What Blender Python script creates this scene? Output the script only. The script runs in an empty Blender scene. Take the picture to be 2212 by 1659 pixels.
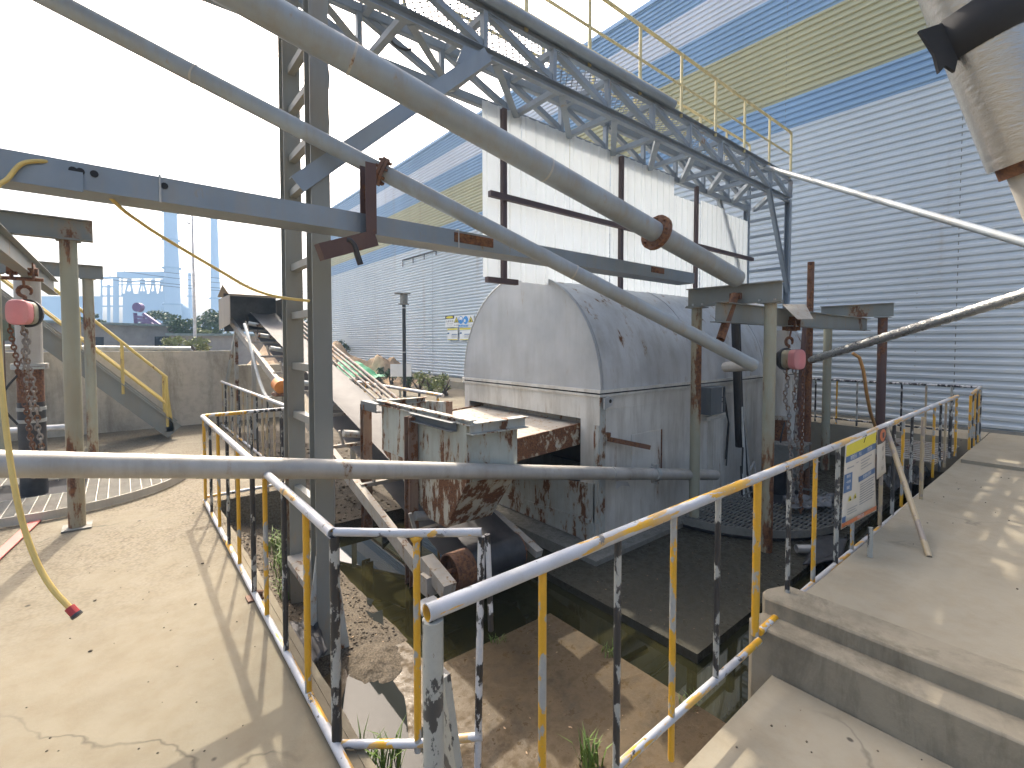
import bpy, math, random
from mathutils import Vector as V, Matrix, noise as mnoise
random.seed(11)
R = math.radians
sc = bpy.context.scene
col = sc.collection

# ---------------------------------------------------------------- camera, sky, sun
F, CX, CY, H = 1024.0, 1106.0, 778.6, 1.8          # focal length and principal point in photo units (2212 wide)
PITCH, AZ = R(2.0), R(50.5)
FW = V((math.cos(AZ)*math.cos(PITCH), math.sin(AZ)*math.cos(PITCH), -math.sin(PITCH)))
RT = V((math.sin(AZ), -math.cos(AZ), 0))
UP = RT.cross(FW)
O = V((0, 0, H))
cam = bpy.data.cameras.new('camera'); camo = bpy.data.objects.new('camera', cam); col.objects.link(camo)
camo.location = O
camo.rotation_euler = (R(90)-PITCH, 0, AZ-R(90))
cam.sensor_width = 36; cam.lens = F/2212*36
cam.shift_y = (CY-829.5)/2212
cam.clip_end = 3000; cam.clip_start = .05
sc.camera = camo

SUN_AZ, SUN_EL = R(75.5), R(47.5)
w = bpy.data.worlds.new('World'); sc.world = w; w.use_nodes = True
wn = w.node_tree
sky = wn.nodes.new('ShaderNodeTexSky'); sky.sky_type = 'NISHITA'; sky.sun_disc = False
sky.sun_elevation = SUN_EL; sky.sun_rotation = R(90)-SUN_AZ
sky.air_density = .8; sky.dust_density = 10.0; sky.ozone_density = .7
wn.links.new(sky.outputs[0], wn.nodes['Background'].inputs[0])
wn.nodes['Background'].inputs[1].default_value = .15
sl = bpy.data.lights.new('sun', 'SUN'); sl.energy = 2.0; sl.angle = R(.8); sl.color = (1, .91, .77)
so = bpy.data.objects.new('sun', sl); col.objects.link(so)
sd = V((math.cos(SUN_AZ)*math.cos(SUN_EL), math.sin(SUN_AZ)*math.cos(SUN_EL), math.sin(SUN_EL)))
so.rotation_euler = sd.to_track_quat('Z', 'Y').to_euler(); so.location = (0, 0, 60)
sc.view_settings.view_transform = 'Standard'; sc.view_settings.look = 'None'
sc.view_settings.exposure = 1.7; sc.view_settings.gamma = 1

# ---------------------------------------------------------------- measuring helpers (photo pixel + known plane -> place)
def ray(px, py): return FW + RT*((px-CX)/F) - UP*((py-CY)/F)
def G(px, py, z=0): d = ray(px, py); return O + d*((z-H)/d.z)
def PX(px, py, x): d = ray(px, py); return O + d*(x/d.x)
def PY(px, py, y): d = ray(px, py); return O + d*(y/d.y)
def D(px, py, dist): return O + ray(px, py)*dist

# ---------------------------------------------------------------- mesh builder
def basis(d, up=None):
    d = d.normalized()
    u = V(up) if up is not None else (V((0, 0, 1)) if abs(d.z) < .95 else V((0, 1, 0)))
    s = d.cross(u).normalized(); return d, s, s.cross(d).normalized()
class MB:
    def __init__(self): self.v = []; self.f = []; self.m = []; self.mi = 0
    def add(self, vs, fs):
        n = len(self.v); self.v += [V(p) for p in vs]
        self.f += [tuple(i+n for i in q) for q in fs]; self.m += [self.mi]*len(fs); return self
    def box(self, a, b):
        x0, y0, z0 = a; x1, y1, z1 = b
        return self.add([(x0,y0,z0),(x1,y0,z0),(x1,y1,z0),(x0,y1,z0),(x0,y0,z1),(x1,y0,z1),(x1,y1,z1),(x0,y1,z1)],
                 [(0,3,2,1),(4,5,6,7),(0,1,5,4),(1,2,6,5),(2,3,7,6),(3,0,4,7)])
    def obox(self, c, size, ax, ay, az):
        c = V(c); hx, hy, hz = [s/2 for s in size]; ax, ay, az = V(ax).normalized(), V(ay).normalized(), V(az).normalized()
        vs = [c+ax*(sx*hx)+ay*(sy*hy)+az*(sz*hz) for sz in (-1, 1) for sx, sy in ((-1,-1),(1,-1),(1,1),(-1,1))]
        return self.add(vs, [(0,3,2,1),(4,5,6,7),(0,1,5,4),(1,2,6,5),(2,3,7,6),(3,0,4,7)])
    def prof(self, p, q, pts, up=None, caps=True):
        p, q = V(p), V(q); d, s, u = basis(q-p, up); n = len(pts)
        vs = [p+s*a+u*b for a, b in pts]+[q+s*a+u*b for a, b in pts]
        fs = [(i, (i+1) % n, (i+1) % n+n, i+n) for i in range(n)]
        if caps: fs += [tuple(range(n-1, -1, -1)), tuple(range(n, 2*n))]
        return self.add(vs, fs)
    def beam(self, p, q, w_, h, up=None):
        a, b = w_/2, h/2; return self.prof(p, q, [(-a,-b),(a,-b),(a,b),(-a,b)], up)
    def hbeam(self, p, q, W, Hh, tw=.008, tf=.011, up=None):
        a, b, t = W/2, Hh/2, tw/2
        return self.prof(p, q, [(-a,-b),(a,-b),(a,-b+tf),(t,-b+tf),(t,b-tf),(a,b-tf),(a,b),(-a,b),(-a,b-tf),(-t,b-tf),(-t,-b+tf),(-a,-b+tf)], up)
    def cbeam(self, p, q, W, Hh, t=.007, up=None):   # channel open to +side
        a, b = W/2, Hh/2
        return self.prof(p, q, [(-a,-b),(a,-b),(a,-b+t),(-a+t,-b+t),(-a+t,b-t),(a,b-t),(a,b),(-a,b)], up)
    def angle(self, p, q, a, t=.006, up=None):
        return self.prof(p, q, [(0,0),(a,0),(a,t),(t,t),(t,a),(0,a)], up)
    def tube(self, pts, r, n=12, caps=True, hollow=0):
        pts = [V(p) for p in pts]; rs = r if isinstance(r, (list, tuple)) else [r]*len(pts)
        rings = []; d0 = (pts[1]-pts[0]).normalized(); _, s, u = basis(d0)
        for i, p in enumerate(pts):
            if i == 0: d = pts[1]-pts[0]
            elif i == len(pts)-1: d = pts[-1]-pts[-2]
            else: d = (pts[i+1]-pts[i]).normalized()+(pts[i]-pts[i-1]).normalized()
            d = d.normalized() if d.length > 1e-9 else d0
            s = (s-d*s.dot(d)).normalized(); u = s.cross(d)
            rings.append([p+s*(math.cos(2*math.pi*k/n)*rs[i])+u*(math.sin(2*math.pi*k/n)*rs[i]) for k in range(n)])
        vs = [q for rg in rings for q in rg]
        fs = [(i*n+k, i*n+(k+1) % n, (i+1)*n+(k+1) % n, (i+1)*n+k) for i in range(len(pts)-1) for k in range(n)]
        if hollow:
            m = len(vs)
            for e, i in ((0, 0), (1, len(pts)-1)):
                dd = ((pts[1]-pts[0]) if e == 0 else (pts[-2]-pts[-1])).normalized()*min(.25, hollow*6)
                inner = [pts[i]+(q-pts[i])*(1-hollow/rs[i]) for q in rings[i]]; b = len(vs)
                vs += inner + [q+dd for q in inner]
                for k in range(n):
                    k2 = (k+1) % n
                    fs += [(i*n+k, b+k, b+k2, i*n+k2), (b+k, b+n+k, b+n+k2, b+k2)]
                fs.append(tuple(b+n+k for k in range(n)))
        elif caps: fs += [tuple(range(n-1, -1, -1)), tuple(range(len(vs)-n, len(vs)))]
        return self.add(vs, fs)
    def poly(self, pts, z0, z1):       # prism over a ground polygon
        n = len(pts); vs = [(p[0], p[1], z0) for p in pts]+[(p[0], p[1], z1) for p in pts]
        return self.add(vs, [tuple(range(n-1, -1, -1)), tuple(range(n, 2*n))]+[(i, (i+1) % n, (i+1) % n+n, i+n) for i in range(n)])
    def ext(self, pts, d):             # prism of any planar polygon
        pts = [V(p) for p in pts]; d = V(d); n = len(pts)
        return self.add(pts+[p+d for p in pts], [tuple(range(n-1, -1, -1)), tuple(range(n, 2*n))]+[(i, (i+1) % n, (i+1) % n+n, i+n) for i in range(n)])
    def grid(self, x0, x1, y0, y1, nx, ny, zf):
        vs = [(x0+(x1-x0)*i/nx, y0+(y1-y0)*j/ny) for j in range(ny+1) for i in range(nx+1)]
        return self.add([(x, y, zf(x, y)) for x, y in vs], [(j*(nx+1)+i, j*(nx+1)+i+1, (j+1)*(nx+1)+i+1, (j+1)*(nx+1)+i) for j in range(ny) for i in range(nx)])
    def ball(self, c, rx, ry, rz, n=10, m=8, j=0, seed=0):
        vs = []; c = V(c)
        for a in range(m+1):
            t = math.pi*a/m
            for b in range(n):
                ph = 2*math.pi*b/n; p = V((math.sin(t)*math.cos(ph), math.sin(t)*math.sin(ph), math.cos(t)))
                k = 1+j*mnoise.noise(p*1.7+V((seed, 0, 0))) + j*.5*mnoise.noise(p*4+V((0, seed, 0)))
                vs.append(c+V((p.x*rx*k, p.y*ry*k, p.z*rz*k)))
        return self.add(vs, [(a*n+b, a*n+(b+1) % n, (a+1)*n+(b+1) % n, (a+1)*n+b) for a in range(m) for b in range(n)])
    def build(self, name, mat, parent=None, loc=None, smooth=30):
        me = bpy.data.meshes.new(name)
        if parent is not None: org = ORG[parent.name]
        else: org = V(loc) if loc is not None else V((0, 0, 0))
        me.from_pydata([p-org for p in self.v], [], self.f)
        mats = mat if isinstance(mat, (list, tuple)) else [mat]
        for mm in mats: me.materials.append(mm)
        if len(mats) > 1: me.polygons.foreach_set('material_index', self.m)
        me.update()
        if smooth:
            me.polygons.foreach_set('use_smooth', [True]*len(me.polygons))
            me.set_sharp_from_angle(angle=R(smooth))
        o = bpy.data.objects.new(name, me); col.objects.link(o)
        if parent is not None: o.parent = parent
        else: o.location = org
        ORG[o.name] = org
        return o
ORG = {}
def tag(o, label=None, cat=None, group=None, kind=None):
    if label: o['label'] = label
    if cat: o['category'] = cat
    if group: o['group'] = group
    if kind: o['kind'] = kind
    return o
def thing(name, label, cat, loc=(0, 0, 0), group=None):
    o = bpy.data.objects.new(name, None); col.objects.link(o); o.location = loc; o.empty_display_size = .2
    ORG[o.name] = V(loc); return tag(o, label, cat, group)
def struct(name, mb, mat, smooth=30): return tag(mb.build(name, mat, smooth=smooth), kind='structure')
def copy_tree(o, parent=None):
    c = o.copy(); col.objects.link(c); c.parent = parent
    for ch in list(o.children): copy_tree(ch, c)
    return c

# ---------------------------------------------------------------- materials
class NT:
    def __init__(self, name):
        self.m = bpy.data.materials.new(name); self.m.use_nodes = True
        self.t = self.m.node_tree; self.b = self.t.nodes['Principled BSDF']; self.co = self.n('ShaderNodeTexCoord').outputs['Object']
    def n(self, typ, **kw):
        x = self.t.nodes.new(typ)
        for k, v in kw.items(): setattr(x, k, v)
        return x
    def l(self, a, b): self.t.links.new(a, b)
    def map(self, scale=(1, 1, 1), loc=(0, 0, 0)):
        m = self.n('ShaderNodeMapping'); m.inputs['Scale'].default_value = scale; m.inputs['Location'].default_value = loc
        self.l(self.co, m.inputs[0]); return m.outputs[0]
    def noise(self, scale, detail=6, rough=.6, vec=None, dist=0):
        x = self.n('ShaderNodeTexNoise'); x.inputs['Scale'].default_value = scale; x.inputs['Detail'].default_value = detail
        x.inputs['Roughness'].default_value = rough; x.inputs['Distortion'].default_value = dist
        self.l(vec if vec is not None else self.co, x.inputs['Vector']); return x.outputs['Fac']
    def voro(self, scale, feature='F1', out='Distance', vec=None):
        x = self.n('ShaderNodeTexVoronoi'); x.feature = feature; x.inputs['Scale'].default_value = scale
        self.l(vec if vec is not None else self.co, x.inputs['Vector']); return x.outputs[out]
    def ramp(self, fac, stops, const=False):
        x = self.n('ShaderNodeValToRGB'); e = x.color_ramp.elements
        while len(e) < len(stops): e.new(.5)
        for el, (p, c) in zip(e, stops):
            el.position = p; el.color = (c, c, c, 1) if isinstance(c, (int, float)) else (*c, 1)
        if const: x.color_ramp.interpolation = 'CONSTANT'
        self.l(fac, x.inputs[0]); return x.outputs[0]
    def mix(self, fac, a, b, mode='MIX'):
        x = self.n('ShaderNodeMix', data_type='RGBA'); x.blend_type = mode
        for sock, val in ((x.inputs[0], fac), (x.inputs[6], a), (x.inputs[7], b)):
            if isinstance(val, (int, float)): sock.default_value = val
            elif isinstance(val, tuple): sock.default_value = (*val, 1)
            else: self.l(val, sock)
        return x.outputs[2]
    def mul(self, a, b, op='MULTIPLY'):
        x = self.n('ShaderNodeMath'); x.operation = op
        for s, v in ((x.inputs[0], a), (x.inputs[1], b)):
            if isinstance(v, (int, float)): s.default_value = v
            else: self.l(v, s)
        return x.outputs[0]
    def set(self, color=None, rough=None, metal=None, bump=None, bs=.2, bd=.02, spec=None):
        for k, v in (('Base Color', color), ('Roughness', rough), ('Metallic', metal), ('Specular IOR Level', spec)):
            if v is None: continue
            if isinstance(v, (int, float)): self.b.inputs[k].default_value = v
            elif isinstance(v, tuple): self.b.inputs[k].default_value = (*v, 1)
            else: self.l(v, self.b.inputs[k])
        if bump is not None:
            x = self.n('ShaderNodeBump'); x.inputs['Strength'].default_value = bs; x.inputs['Distance'].default_value = bd
            self.l(bump, x.inputs['Height']); self.l(x.outputs[0], self.b.inputs['Normal'])
        return self.m
def scal(c, k): return tuple(min(1, x*k) for x in c)
RUST_D, RUST_L = (.055, .022, .014), (.22, .095, .035)
def paint(name, base, rust=.3, scale=3.0, streak=.35, rough=.5, metal=0.0, dirt=(.16, .13, .09), dirt_amt=.5, edge=True):
    """painted or coated steel with rust patches that run downwards, dust and uneven tone"""
    t = NT(name); v = t.map((1, 1, streak))
    n1 = t.noise(scale, 9, .68, v); n2 = t.noise(scale*.37, 4, .6); n3 = t.noise(scale*9, 5, .7)
    tone = t.mix(t.ramp(n2, [(.3, 0), (.7, 1)]), scal(base, .82), scal(base, 1.1))
    tone = t.mix(t.mul(t.ramp(t.noise(scale*1.3, 7, .7, t.map((1, 1, .15), (7, 3, 0))), [(.45, 0), (.75, 1)]), dirt_amt), tone, dirt)
    thr = .72-rust*.45
    rc = t.mix(t.ramp(n3, [(.35, 0), (.65, 1)]), RUST_D, RUST_L)
    c = tone
    if edge: c = t.mix(t.ramp(n1, [(thr-.07, 0), (thr, .55)]), c, (.30, .20, .10))
    mk = t.ramp(t.mul(n1, t.mul(t.mul(n3, .16), .92, 'ADD')), [(thr-.012, 0), (thr+.018, 1)])
    c = t.mix(mk, c, rc)
    r = t.mix(mk, (rough, rough, rough), (.85, .85, .85))
    r = t.mix(t.ramp(n2, [(.35, 0), (.65, .5)]), r, (.75, .75, .75))
    return t.set(c, r, metal, t.mix(mk, t.mix(.6, n3, (.5, .5, .5)), n3), .22, .005)
def chipped(name, base, under, cover=.55, scale=14, rough=.42):
    """paint coat flaked off down to the coat below"""
    t = NT(name); n1 = t.noise(scale, 8, .62, t.map((1, 1, .5))); n2 = t.noise(scale*.25, 3); n3 = t.noise(60, 4)
    x = t.mul(n1, t.mul(t.mul(n2, .35), .83, 'ADD'))
    mk = t.ramp(x, [(cover*.99-.01, 0), (cover*.99+.01, 1)])
    c = t.mix(mk, t.mix(n3, scal(base, .85), scal(base, 1.08)), t.mix(n3, scal(under, .8), scal(under, 1.15)))
    c = t.mix(t.ramp(t.noise(30, 6, .7), [(.66, 0), (.7, 1)]), c, (.13, .06, .03))
    return t.set(c, rough, 0, mk, -.35, .002)
M = {}
WHITE, BLACK, YEL, GREYP = (.52, .54, .55), (.018, .018, .02), (.62, .33, .02), (.33, .33, .31)
M['post_yellow'] = chipped('yellow chipped paint', YEL, GREYP, .55, 11)
M['post_black'] = chipped('black chipped paint', (.026, .026, .028), (.34, .34, .31), .545, 15)
M['post_grey'] = chipped('grey chipped paint', (.36, .36, .32), (.05, .05, .05), .57, 15)
M['post_tan'] = chipped('faded tan paint', (.42, .33, .2), (.3, .25, .2), .56, 9)
M['rail_black'] = chipped('black rail paint', BLACK, (.5, .5, .5), .52, 16)
M['rail_yellow'] = chipped('yellow rail paint', YEL, (.5, .5, .5), .55, 16)
def rail_mix(name='banded rail paint', thr=.545, st=(1, 9, 9)):
    t = NT(name); n = t.noise(2.2, 3, .55, t.map(st))
    d = t.noise(12, 8, .65)
    x = t.mul(n, t.mul(t.mul(d, .5), .75, 'ADD'))
    c = t.mix(t.ramp(x, [(thr, 0), (thr+.008, 1)]), (.43, .44, .46), YEL)
    c = t.mix(t.ramp(d, [(.62, 0), (.635, 1)]), c, BLACK)
    c = t.mix(t.ramp(t.noise(5, 8, .7), [(.45, 0), (.7, .7)]), c, (.30, .28, .25))
    c = t.mix(t.ramp(t.noise(3, 5), [(.5, 0), (.8, .5)]), c, (.42, .40, .38))
    return t.set(c, .38, 0, d, .2, .003)
M['rail'] = rail_mix(); M['rail_plain'] = rail_mix('plain rail paint', .62); M['rail_v'] = rail_mix('banded rail paint along the left', .56, (9, 1, 9))
M['steel_blue'] = paint('blue grey truss paint', (.26, .305, .35), .10, 2.2, .6, .5, .1, (.13, .12, .1), .35)
M['column'] = paint('column paint', (.23, .235, .21), .2, 2.0, .3, .5, 0, (.2, .13, .07), .5)
M['galv'] = paint('galvanised steel', (.24, .275, .30), .05, 7.0, .5, .42, .45, (.28, .25, .2), .5)
M['galv_rust'] = paint('rusting galvanised steel', (.42, .44, .43), .28, 3.5, .5, .45, .35, (.25, .2, .13), .6)
M['pipe'] = paint('grey coated pipe', (.28, .315, .335), .05, 5.0, .5, .48, .15, (.25, .225, .18), .8)
M['pipe_dull'] = paint('weathered pipe', (.43, .41, .37), .07, 5.0, .4, .5, .2, (.22, .19, .14), .6)
M['housing'] = paint('silver grey housing paint', (.44, .45, .45), .07, 4.5, .3, .40, .35, (.26, .24, .2), .28)
M['drum'] = paint('silver drum paint with rust runs', (.53, .54, .54), .17, 5.5, .22, .38, .4, (.27, .24, .19), .45)
M['housing_low'] = paint('stained grey panel', (.60, .58, .52), .10, 4.5, .2, .5, .05, (.22, .175, .11), .6)
M['frame_rust'] = paint('rusty pale frame paint', (.42, .435, .40), .36, 9.0, .4, .55, 0, (.28, .2, .12), .5)
M['tray'] = paint('rust eaten tray paint', (.45, .42, .33), .62, 7, .8, .6, 0, (.3, .25, .15), .5)
M['crust_dark'] = paint('dark crusted strips', (.24, .22, .20), .35, 14, .6, .8, 0, (.12, .1, .08), .7)
M['hopper'] = paint('peeling green grey paint', (.40, .43, .385), .33, 8.5, .3, .55, 0, (.25, .2, .13), .45)
M['funnel'] = paint('heavily rusted pale paint', (.46, .45, .38), .5, 9.0, .4, .6, 0, (.4, .33, .2), .5)
M['rust'] = paint('rusty brown steel', (.15, .075, .045), .55, 4, .5, .8, 0, (.1, .06, .04), .4, False)
M['brown'] = paint('brown steel', (.10, .055, .045), .3, 4, .5, .7, 0, (.2, .13, .09), .4, False)
M['leg_rust'] = paint('scaly brown leg', (.20, .13, .095), .4, 9, .5, .8, 0, (.3, .24, .17), .6, False)
M['post_rust'] = paint('rusting olive post paint', (.31, .31, .23), .38, 2.6, .22, .55, 0, (.3, .2, .1), .5)
M['hoist_beam'] = paint('olive grey beam paint', (.21, .22, .20), .2, 2.6, .5, .5, 0, (.22, .17, .1), .5)
def translucent(m_, amt, c):
    nt_ = m_.node_tree; b_ = nt_.nodes['Principled BSDF']; t_ = nt_.nodes.new('ShaderNodeBsdfTranslucent'); t_.inputs[0].default_value = (*c, 1)
    x_ = nt_.nodes.new('ShaderNodeMixShader'); x_.inputs[0].default_value = amt
    nt_.links.new(b_.outputs[0], x_.inputs[1]); nt_.links.new(t_.outputs[0], x_.inputs[2]); nt_.links.new(x_.outputs[0], nt_.nodes['Material Output'].inputs[0]); return m_
M['screen'] = translucent(paint('white plastic cladding', (.66, .70, .72), .0, 2, .1, .5, 0, (.4, .38, .33), .3), .26, (.6, .66, .70))
M['brown_frame'] = paint('brown tube frame', (.09, .06, .06), .1, 4, .5, .6, 0, (.05, .03, .03), .4, False)
M['yellow_rail'] = paint('yellow handrail paint', (.62, .46, .12), .14, 6, .5, .5, 0, (.4, .3, .15), .4)
M['pale_rail'] = paint('faded cream handrail paint', (.62, .53, .27), .1, 7, .5, .5, 0, (.4, .35, .25), .4)
M['pink'] = paint('faded pink cover', (.62, .22, .22), .03, 6, .5, .5, 0, (.5, .35, .3), .4, False)
M['purple'] = paint('purple paint', (.16, .10, .22), 0, 2, .5, .6, 0, (.15, .1, .2), .3, False)
M['crust'] = paint('mud crusted steel', (.34, .315, .27), .24, 16, .6, .8, 0, (.3, .24, .17), .6)
M['pale_steel'] = paint('pale dusty steel', (.47, .44, .37), .07, 6, .6, .6, 0, (.3, .25, .18), .5)
M['beige_hood'] = paint('dusty beige hood', (.235, .20, .16), .05, 1.2, .4, .6, 0, (.4, .34, .25), .5)
M['grey_trim'] = paint('grey box paint', (.10, .115, .125), .06, 5, .4, .5, 0, (.2, .2, .18), .4)
def plain(name, c, rough=.6, metal=0, var=.25, scale=6, bump=.15):
    t = NT(name); n = t.noise(scale, 6, .65)
    return t.set(t.mix(t.ramp(n, [(.3, 0), (.7, 1)]), scal(c, 1-var), scal(c, 1+var)), rough, metal, n, bump, .01)
M['dark'] = plain('dark grime and hole shade', (.02, .02, .02), .8)  # near black, also laid in as the shade of holes and gaps
M['rubber'] = plain('black rubber', (.032, .032, .034), .5, 0, .4, 8)
M['belt'] = plain('dusty conveyor belt', (.115, .108, .10), .75, 0, .2, 3)
M['belt_wet'] = plain('black wet belt', (.03, .03, .032), .38, 0, .5, 7)
M['hose_yellow'] = plain('yellow hose', (.60, .43, .13), .45, 0, .15)
M['hose_orange'] = plain('orange hose', (.42, .22, .07), .5)
M['hose_white'] = plain('pale cable', (.5, .5, .46), .5)
M['strap'] = plain('matt rubber strap', (.02, .02, .022), .9, 0, .2, 8)
M['cable'] = plain('black cable', (.02, .02, .02), .5)
M['wire'] = plain('steel wire', (.4, .4, .38), .5)
M['red'] = plain('red plastic', (.35, .03, .03), .5)
M['orange'] = plain('orange casing', (.55, .2, .04), .6)
M['green_net'] = plain('green netting', (.01, .22, .10), .7, 0, .4, 5)
M['plastic_sheet'] = plain('wet plastic sheet', (.12, .12, .12), .25, 0, .4, 6, .6)
M['foil'] = None
M['plaster'] = plain('grey plaster', (.30, .29, .27), .85, 0, .2, 1.2)
M['roof_green'] = plain('grey green roof edge', (.2, .25, .24), .7)
M['void'] = plain('dark interior', (.02, .02, .022), .9)
M['sand'] = plain('sand', (.40, .28, .17), .95, 0, .3, 2.5, .5)
M['plant_steel'] = plain('haze tinted plant steel', (.10, .15, .24), .8, 0, .1, .02, 0)  # bluish base puts some distance haze into the steel colour
M['chimney'] = plain('haze tinted concrete chimney', (.20, .26, .36), .9, 0, .12, .02, 0)  # blue of the distant air mixed into the concrete colour
M['red_board'] = plain('faded red plank', (.55, .16, .13), .7, 0, .2, 3)
M['lamp_white'] = plain('white pole', (.6, .6, .6), .5)
M['trunk'] = plain('bark', (.08, .06, .04), .9)
M['ink'] = plain('black print', (.02, .02, .02), .6, 0, 0)
M['blue_print'] = plain('blue print', (.05, .13, .27), .5, 0, .1)
M['grey_print'] = plain('grey print', (.3, .29, .27), .6, 0, .1)
M['white_print'] = plain('white print', (.75, .75, .72), .5, 0, .05)
M['yellow_print'] = plain('yellow print', (.72, .6, .03), .5, 0, .05)
M['orange_print'] = plain('orange print', (.62, .17, .05), .5, 0, .08)
M['cream_sheet'] = plain('cream banner sheet', (.62, .56, .46), .55, 0, .06, 3)
M['sky_blue_print'] = plain('bright blue print', (.03, .25, .6), .5, 0, .05)
M['dark_board'] = plain('dark brown board', (.08, .055, .05), .6)

def concrete(name, base, stain=(.2, .15, .09), pits=True, scale=1.0, crack=True, wet=False, gravel=0.0, gy=None, stn=0.0):
    t = NT(name)
    n1 = t.noise(.7*scale, 8, .6); n2 = t.noise(6*scale, 8, .7); n3 = t.noise(40*scale, 4, .6)
    c = t.mix(t.ramp(n1, [(.3, 0), (.7, 1)]), scal(base, .84), scal(base, 1.1))
    c = t.mix(t.mul(t.ramp(n2, [(.45, 0), (.75, 1)]), .4), c, stain)
    if stn: c = t.mix(t.mul(t.ramp(t.noise(1.7*scale, 8, .72, t.map((1, 1, .25), (3, 1, 7)), .4), [(.5, 0), (.66, 1)]), stn), c, scal(stain, .75))
    h = n3
    if gravel:
        g = t.voro(45*scale); gm = t.ramp(t.noise(.9, 5, .6), [(.5-gravel*.3, 0), (.62-gravel*.3, 1)])
        if gy is not None:
            sp = t.n('ShaderNodeSeparateXYZ'); t.l(t.co, sp.inputs[0]); gm = t.mul(gm, t.ramp(t.mul(sp.outputs[1], .05), [(gy*.05, 0), (gy*.05+.12, 1)]))
        gc = t.mix(g, scal(base, 1.15), scal(stain, .6)); c = t.mix(gm, c, gc)
        h = t.mix(gm, n3, g)
    if pits:
        v = t.voro(2.6*scale, vec=t.mix(.06, t.co, t.n('ShaderNodeTexNoise').outputs['Color']))
        pm = t.ramp(v, [(.028, 1), (.045, 0)]); pm = t.mul(pm, t.ramp(t.noise(1.3, 3), [(.42, 0), (.5, 1)]))
        c = t.mix(pm, c, scal(base, .25)); h = t.mix(pm, h, (0, 0, 0))
    if crack:
        e = t.voro(.42*scale, 'DISTANCE_TO_EDGE', vec=t.mix(.35, t.co, _nz(t, 2.2)))
        cm = t.mul(t.ramp(e, [(.0012, 1), (.0035, 0)]), t.ramp(t.noise(.6, 3), [(.5, 0), (.6, .8)]))
        c = t.mix(cm, c, scal(base, .35)); h = t.mix(cm, h, (0, 0, 0))
    r = t.ramp(n2, [(.38, .22 if wet else .8), (.62, .85 if wet else .95)]); t.b.inputs['Specular IOR Level'].default_value = .3
    return t.set(c, r, 0, h, .3, .006)
def _nz(t, s):
    x = t.n('ShaderNodeTexNoise'); x.inputs['Scale'].default_value = s; x.inputs['Detail'].default_value = 4
    t.l(t.co, x.inputs['Vector']); return x.outputs['Color']
M['ground'] = concrete('dusty concrete ground', (.185, .162, .113), (.15, .115, .075), True, 1, True, False, .45, 3.6, .16)
M['platform'] = concrete('smooth concrete platform', (.29, .257, .19), (.24, .19, .12), True, 1, True, stn=.28)
M['steps'] = concrete('stained concrete steps', (.27, .235, .17), (.10, .085, .06), True, 1, False, stn=.75)
M['wall_conc'] = concrete('concrete wall', (.52, .475, .39), (.17, .15, .11), False, 1, False, stn=.5)
M['slab'] = concrete('algae covered wet slab', (.082, .056, .027), (.03, .022, .011), False, 2.2, False, True, 0, None, .6)
M['slab_dark'] = concrete('dark wet slab', (.050, .046, .032), (.03, .028, .018), False, 2, False, True)
M['gravel'] = concrete('gravel bank', (.115, .094, .066), (.055, .042, .027), False, 1.6, False, False, .9)
M['pad'] = concrete('grey concrete pad', (.2, .195, .17), (.1, .09, .07), False, 2, False, True)
def water():
    t = NT('murky water'); n = t.noise(.9, 5, .6); n2 = t.noise(2.6, 2, .5)
    c = t.mix(t.ramp(n, [(.35, 0), (.65, 1)]), (.010, .011, .005), (.032, .029, .011))
    return t.set(c, .015, 0, n2, .012, .01, .5)
M['water'] = water()
def puddle_water():
    t = NT('standing puddle'); n = t.noise(3.5, 3, .5)
    t.b.inputs['IOR'].default_value = 1.25
    return t.set((.02, .022, .02), .02, 0, n, .015, .01, .4)
M['puddle'] = puddle_water()
def cladding(name, base, dirt=.25):
    t = NT(name); n = t.noise(.5, 6, .65, t.map((1, .5, .12))); n2 = t.noise(8, 4)
    c = t.mix(t.ramp(n, [(.3, 0), (.75, 1)]), scal(base, 1.06), scal(base, 1-dirt*.7))
    c = t.mix(t.mul(t.ramp(t.noise(1.1, 8, .72, t.map((1, 1, .08), (4, 9, 2))), [(.6, 0), (.72, 1)]), .35), c, (.3, .2, .12))
    return t.set(c, .42, .25, n2, .05, .004)
M['clad_silver'] = cladding('silver cladding', (.53, .58, .61))
M['clad_blue'] = cladding('blue cladding', (.24, .37, .53))
M['clad_white'] = cladding('pale cladding', (.60, .64, .70))
M['clad_yellow'] = cladding('ochre cladding', (.44, .42, .26))
def foil(name, c1, c2, sc_, rough, bs, zs=2.4):
    t = NT(name); n = t.noise(sc_, 6, .65, t.map((1, 1, zs)), .3); n2 = t.noise(2, 4); n3 = t.noise(sc_*4, 4, .7)
    c = t.mix(n2, c1, c2)
    h = t.mix(.35, n, n3)
    return t.set(c, t.ramp(n, [(.3, rough*.7), (.7, rough*1.3)]), .8, h, bs, .012)
M['foil'] = foil('foil wrapping', (.42, .42, .40), (.62, .61, .58), 18, .30, .8)
M['foil_dull'] = foil('dull gold foil', (.36, .35, .32), (.52, .50, .46), 13, .2, .5, 4.0)
def leaf(name, a, b):
    t = NT(name); c = t.mix(t.noise(1.7, 3), a, b)
    t.b.inputs['Transmission Weight'].default_value = 0
    return t.set(c, .6)
M['leaf'] = leaf('dark green leaves', (.03, .055, .018), (.07, .12, .035))
M['leaf_pale'] = leaf('yellow green leaves', (.13, .17, .04), (.24, .25, .08))
M['grass'] = leaf('green grass', (.06, .13, .02), (.17, .24, .05))
def pane():
    t = NT('window glass'); return t.set((.03, .035, .04), .08, 0)
M['pane'] = pane()

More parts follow.
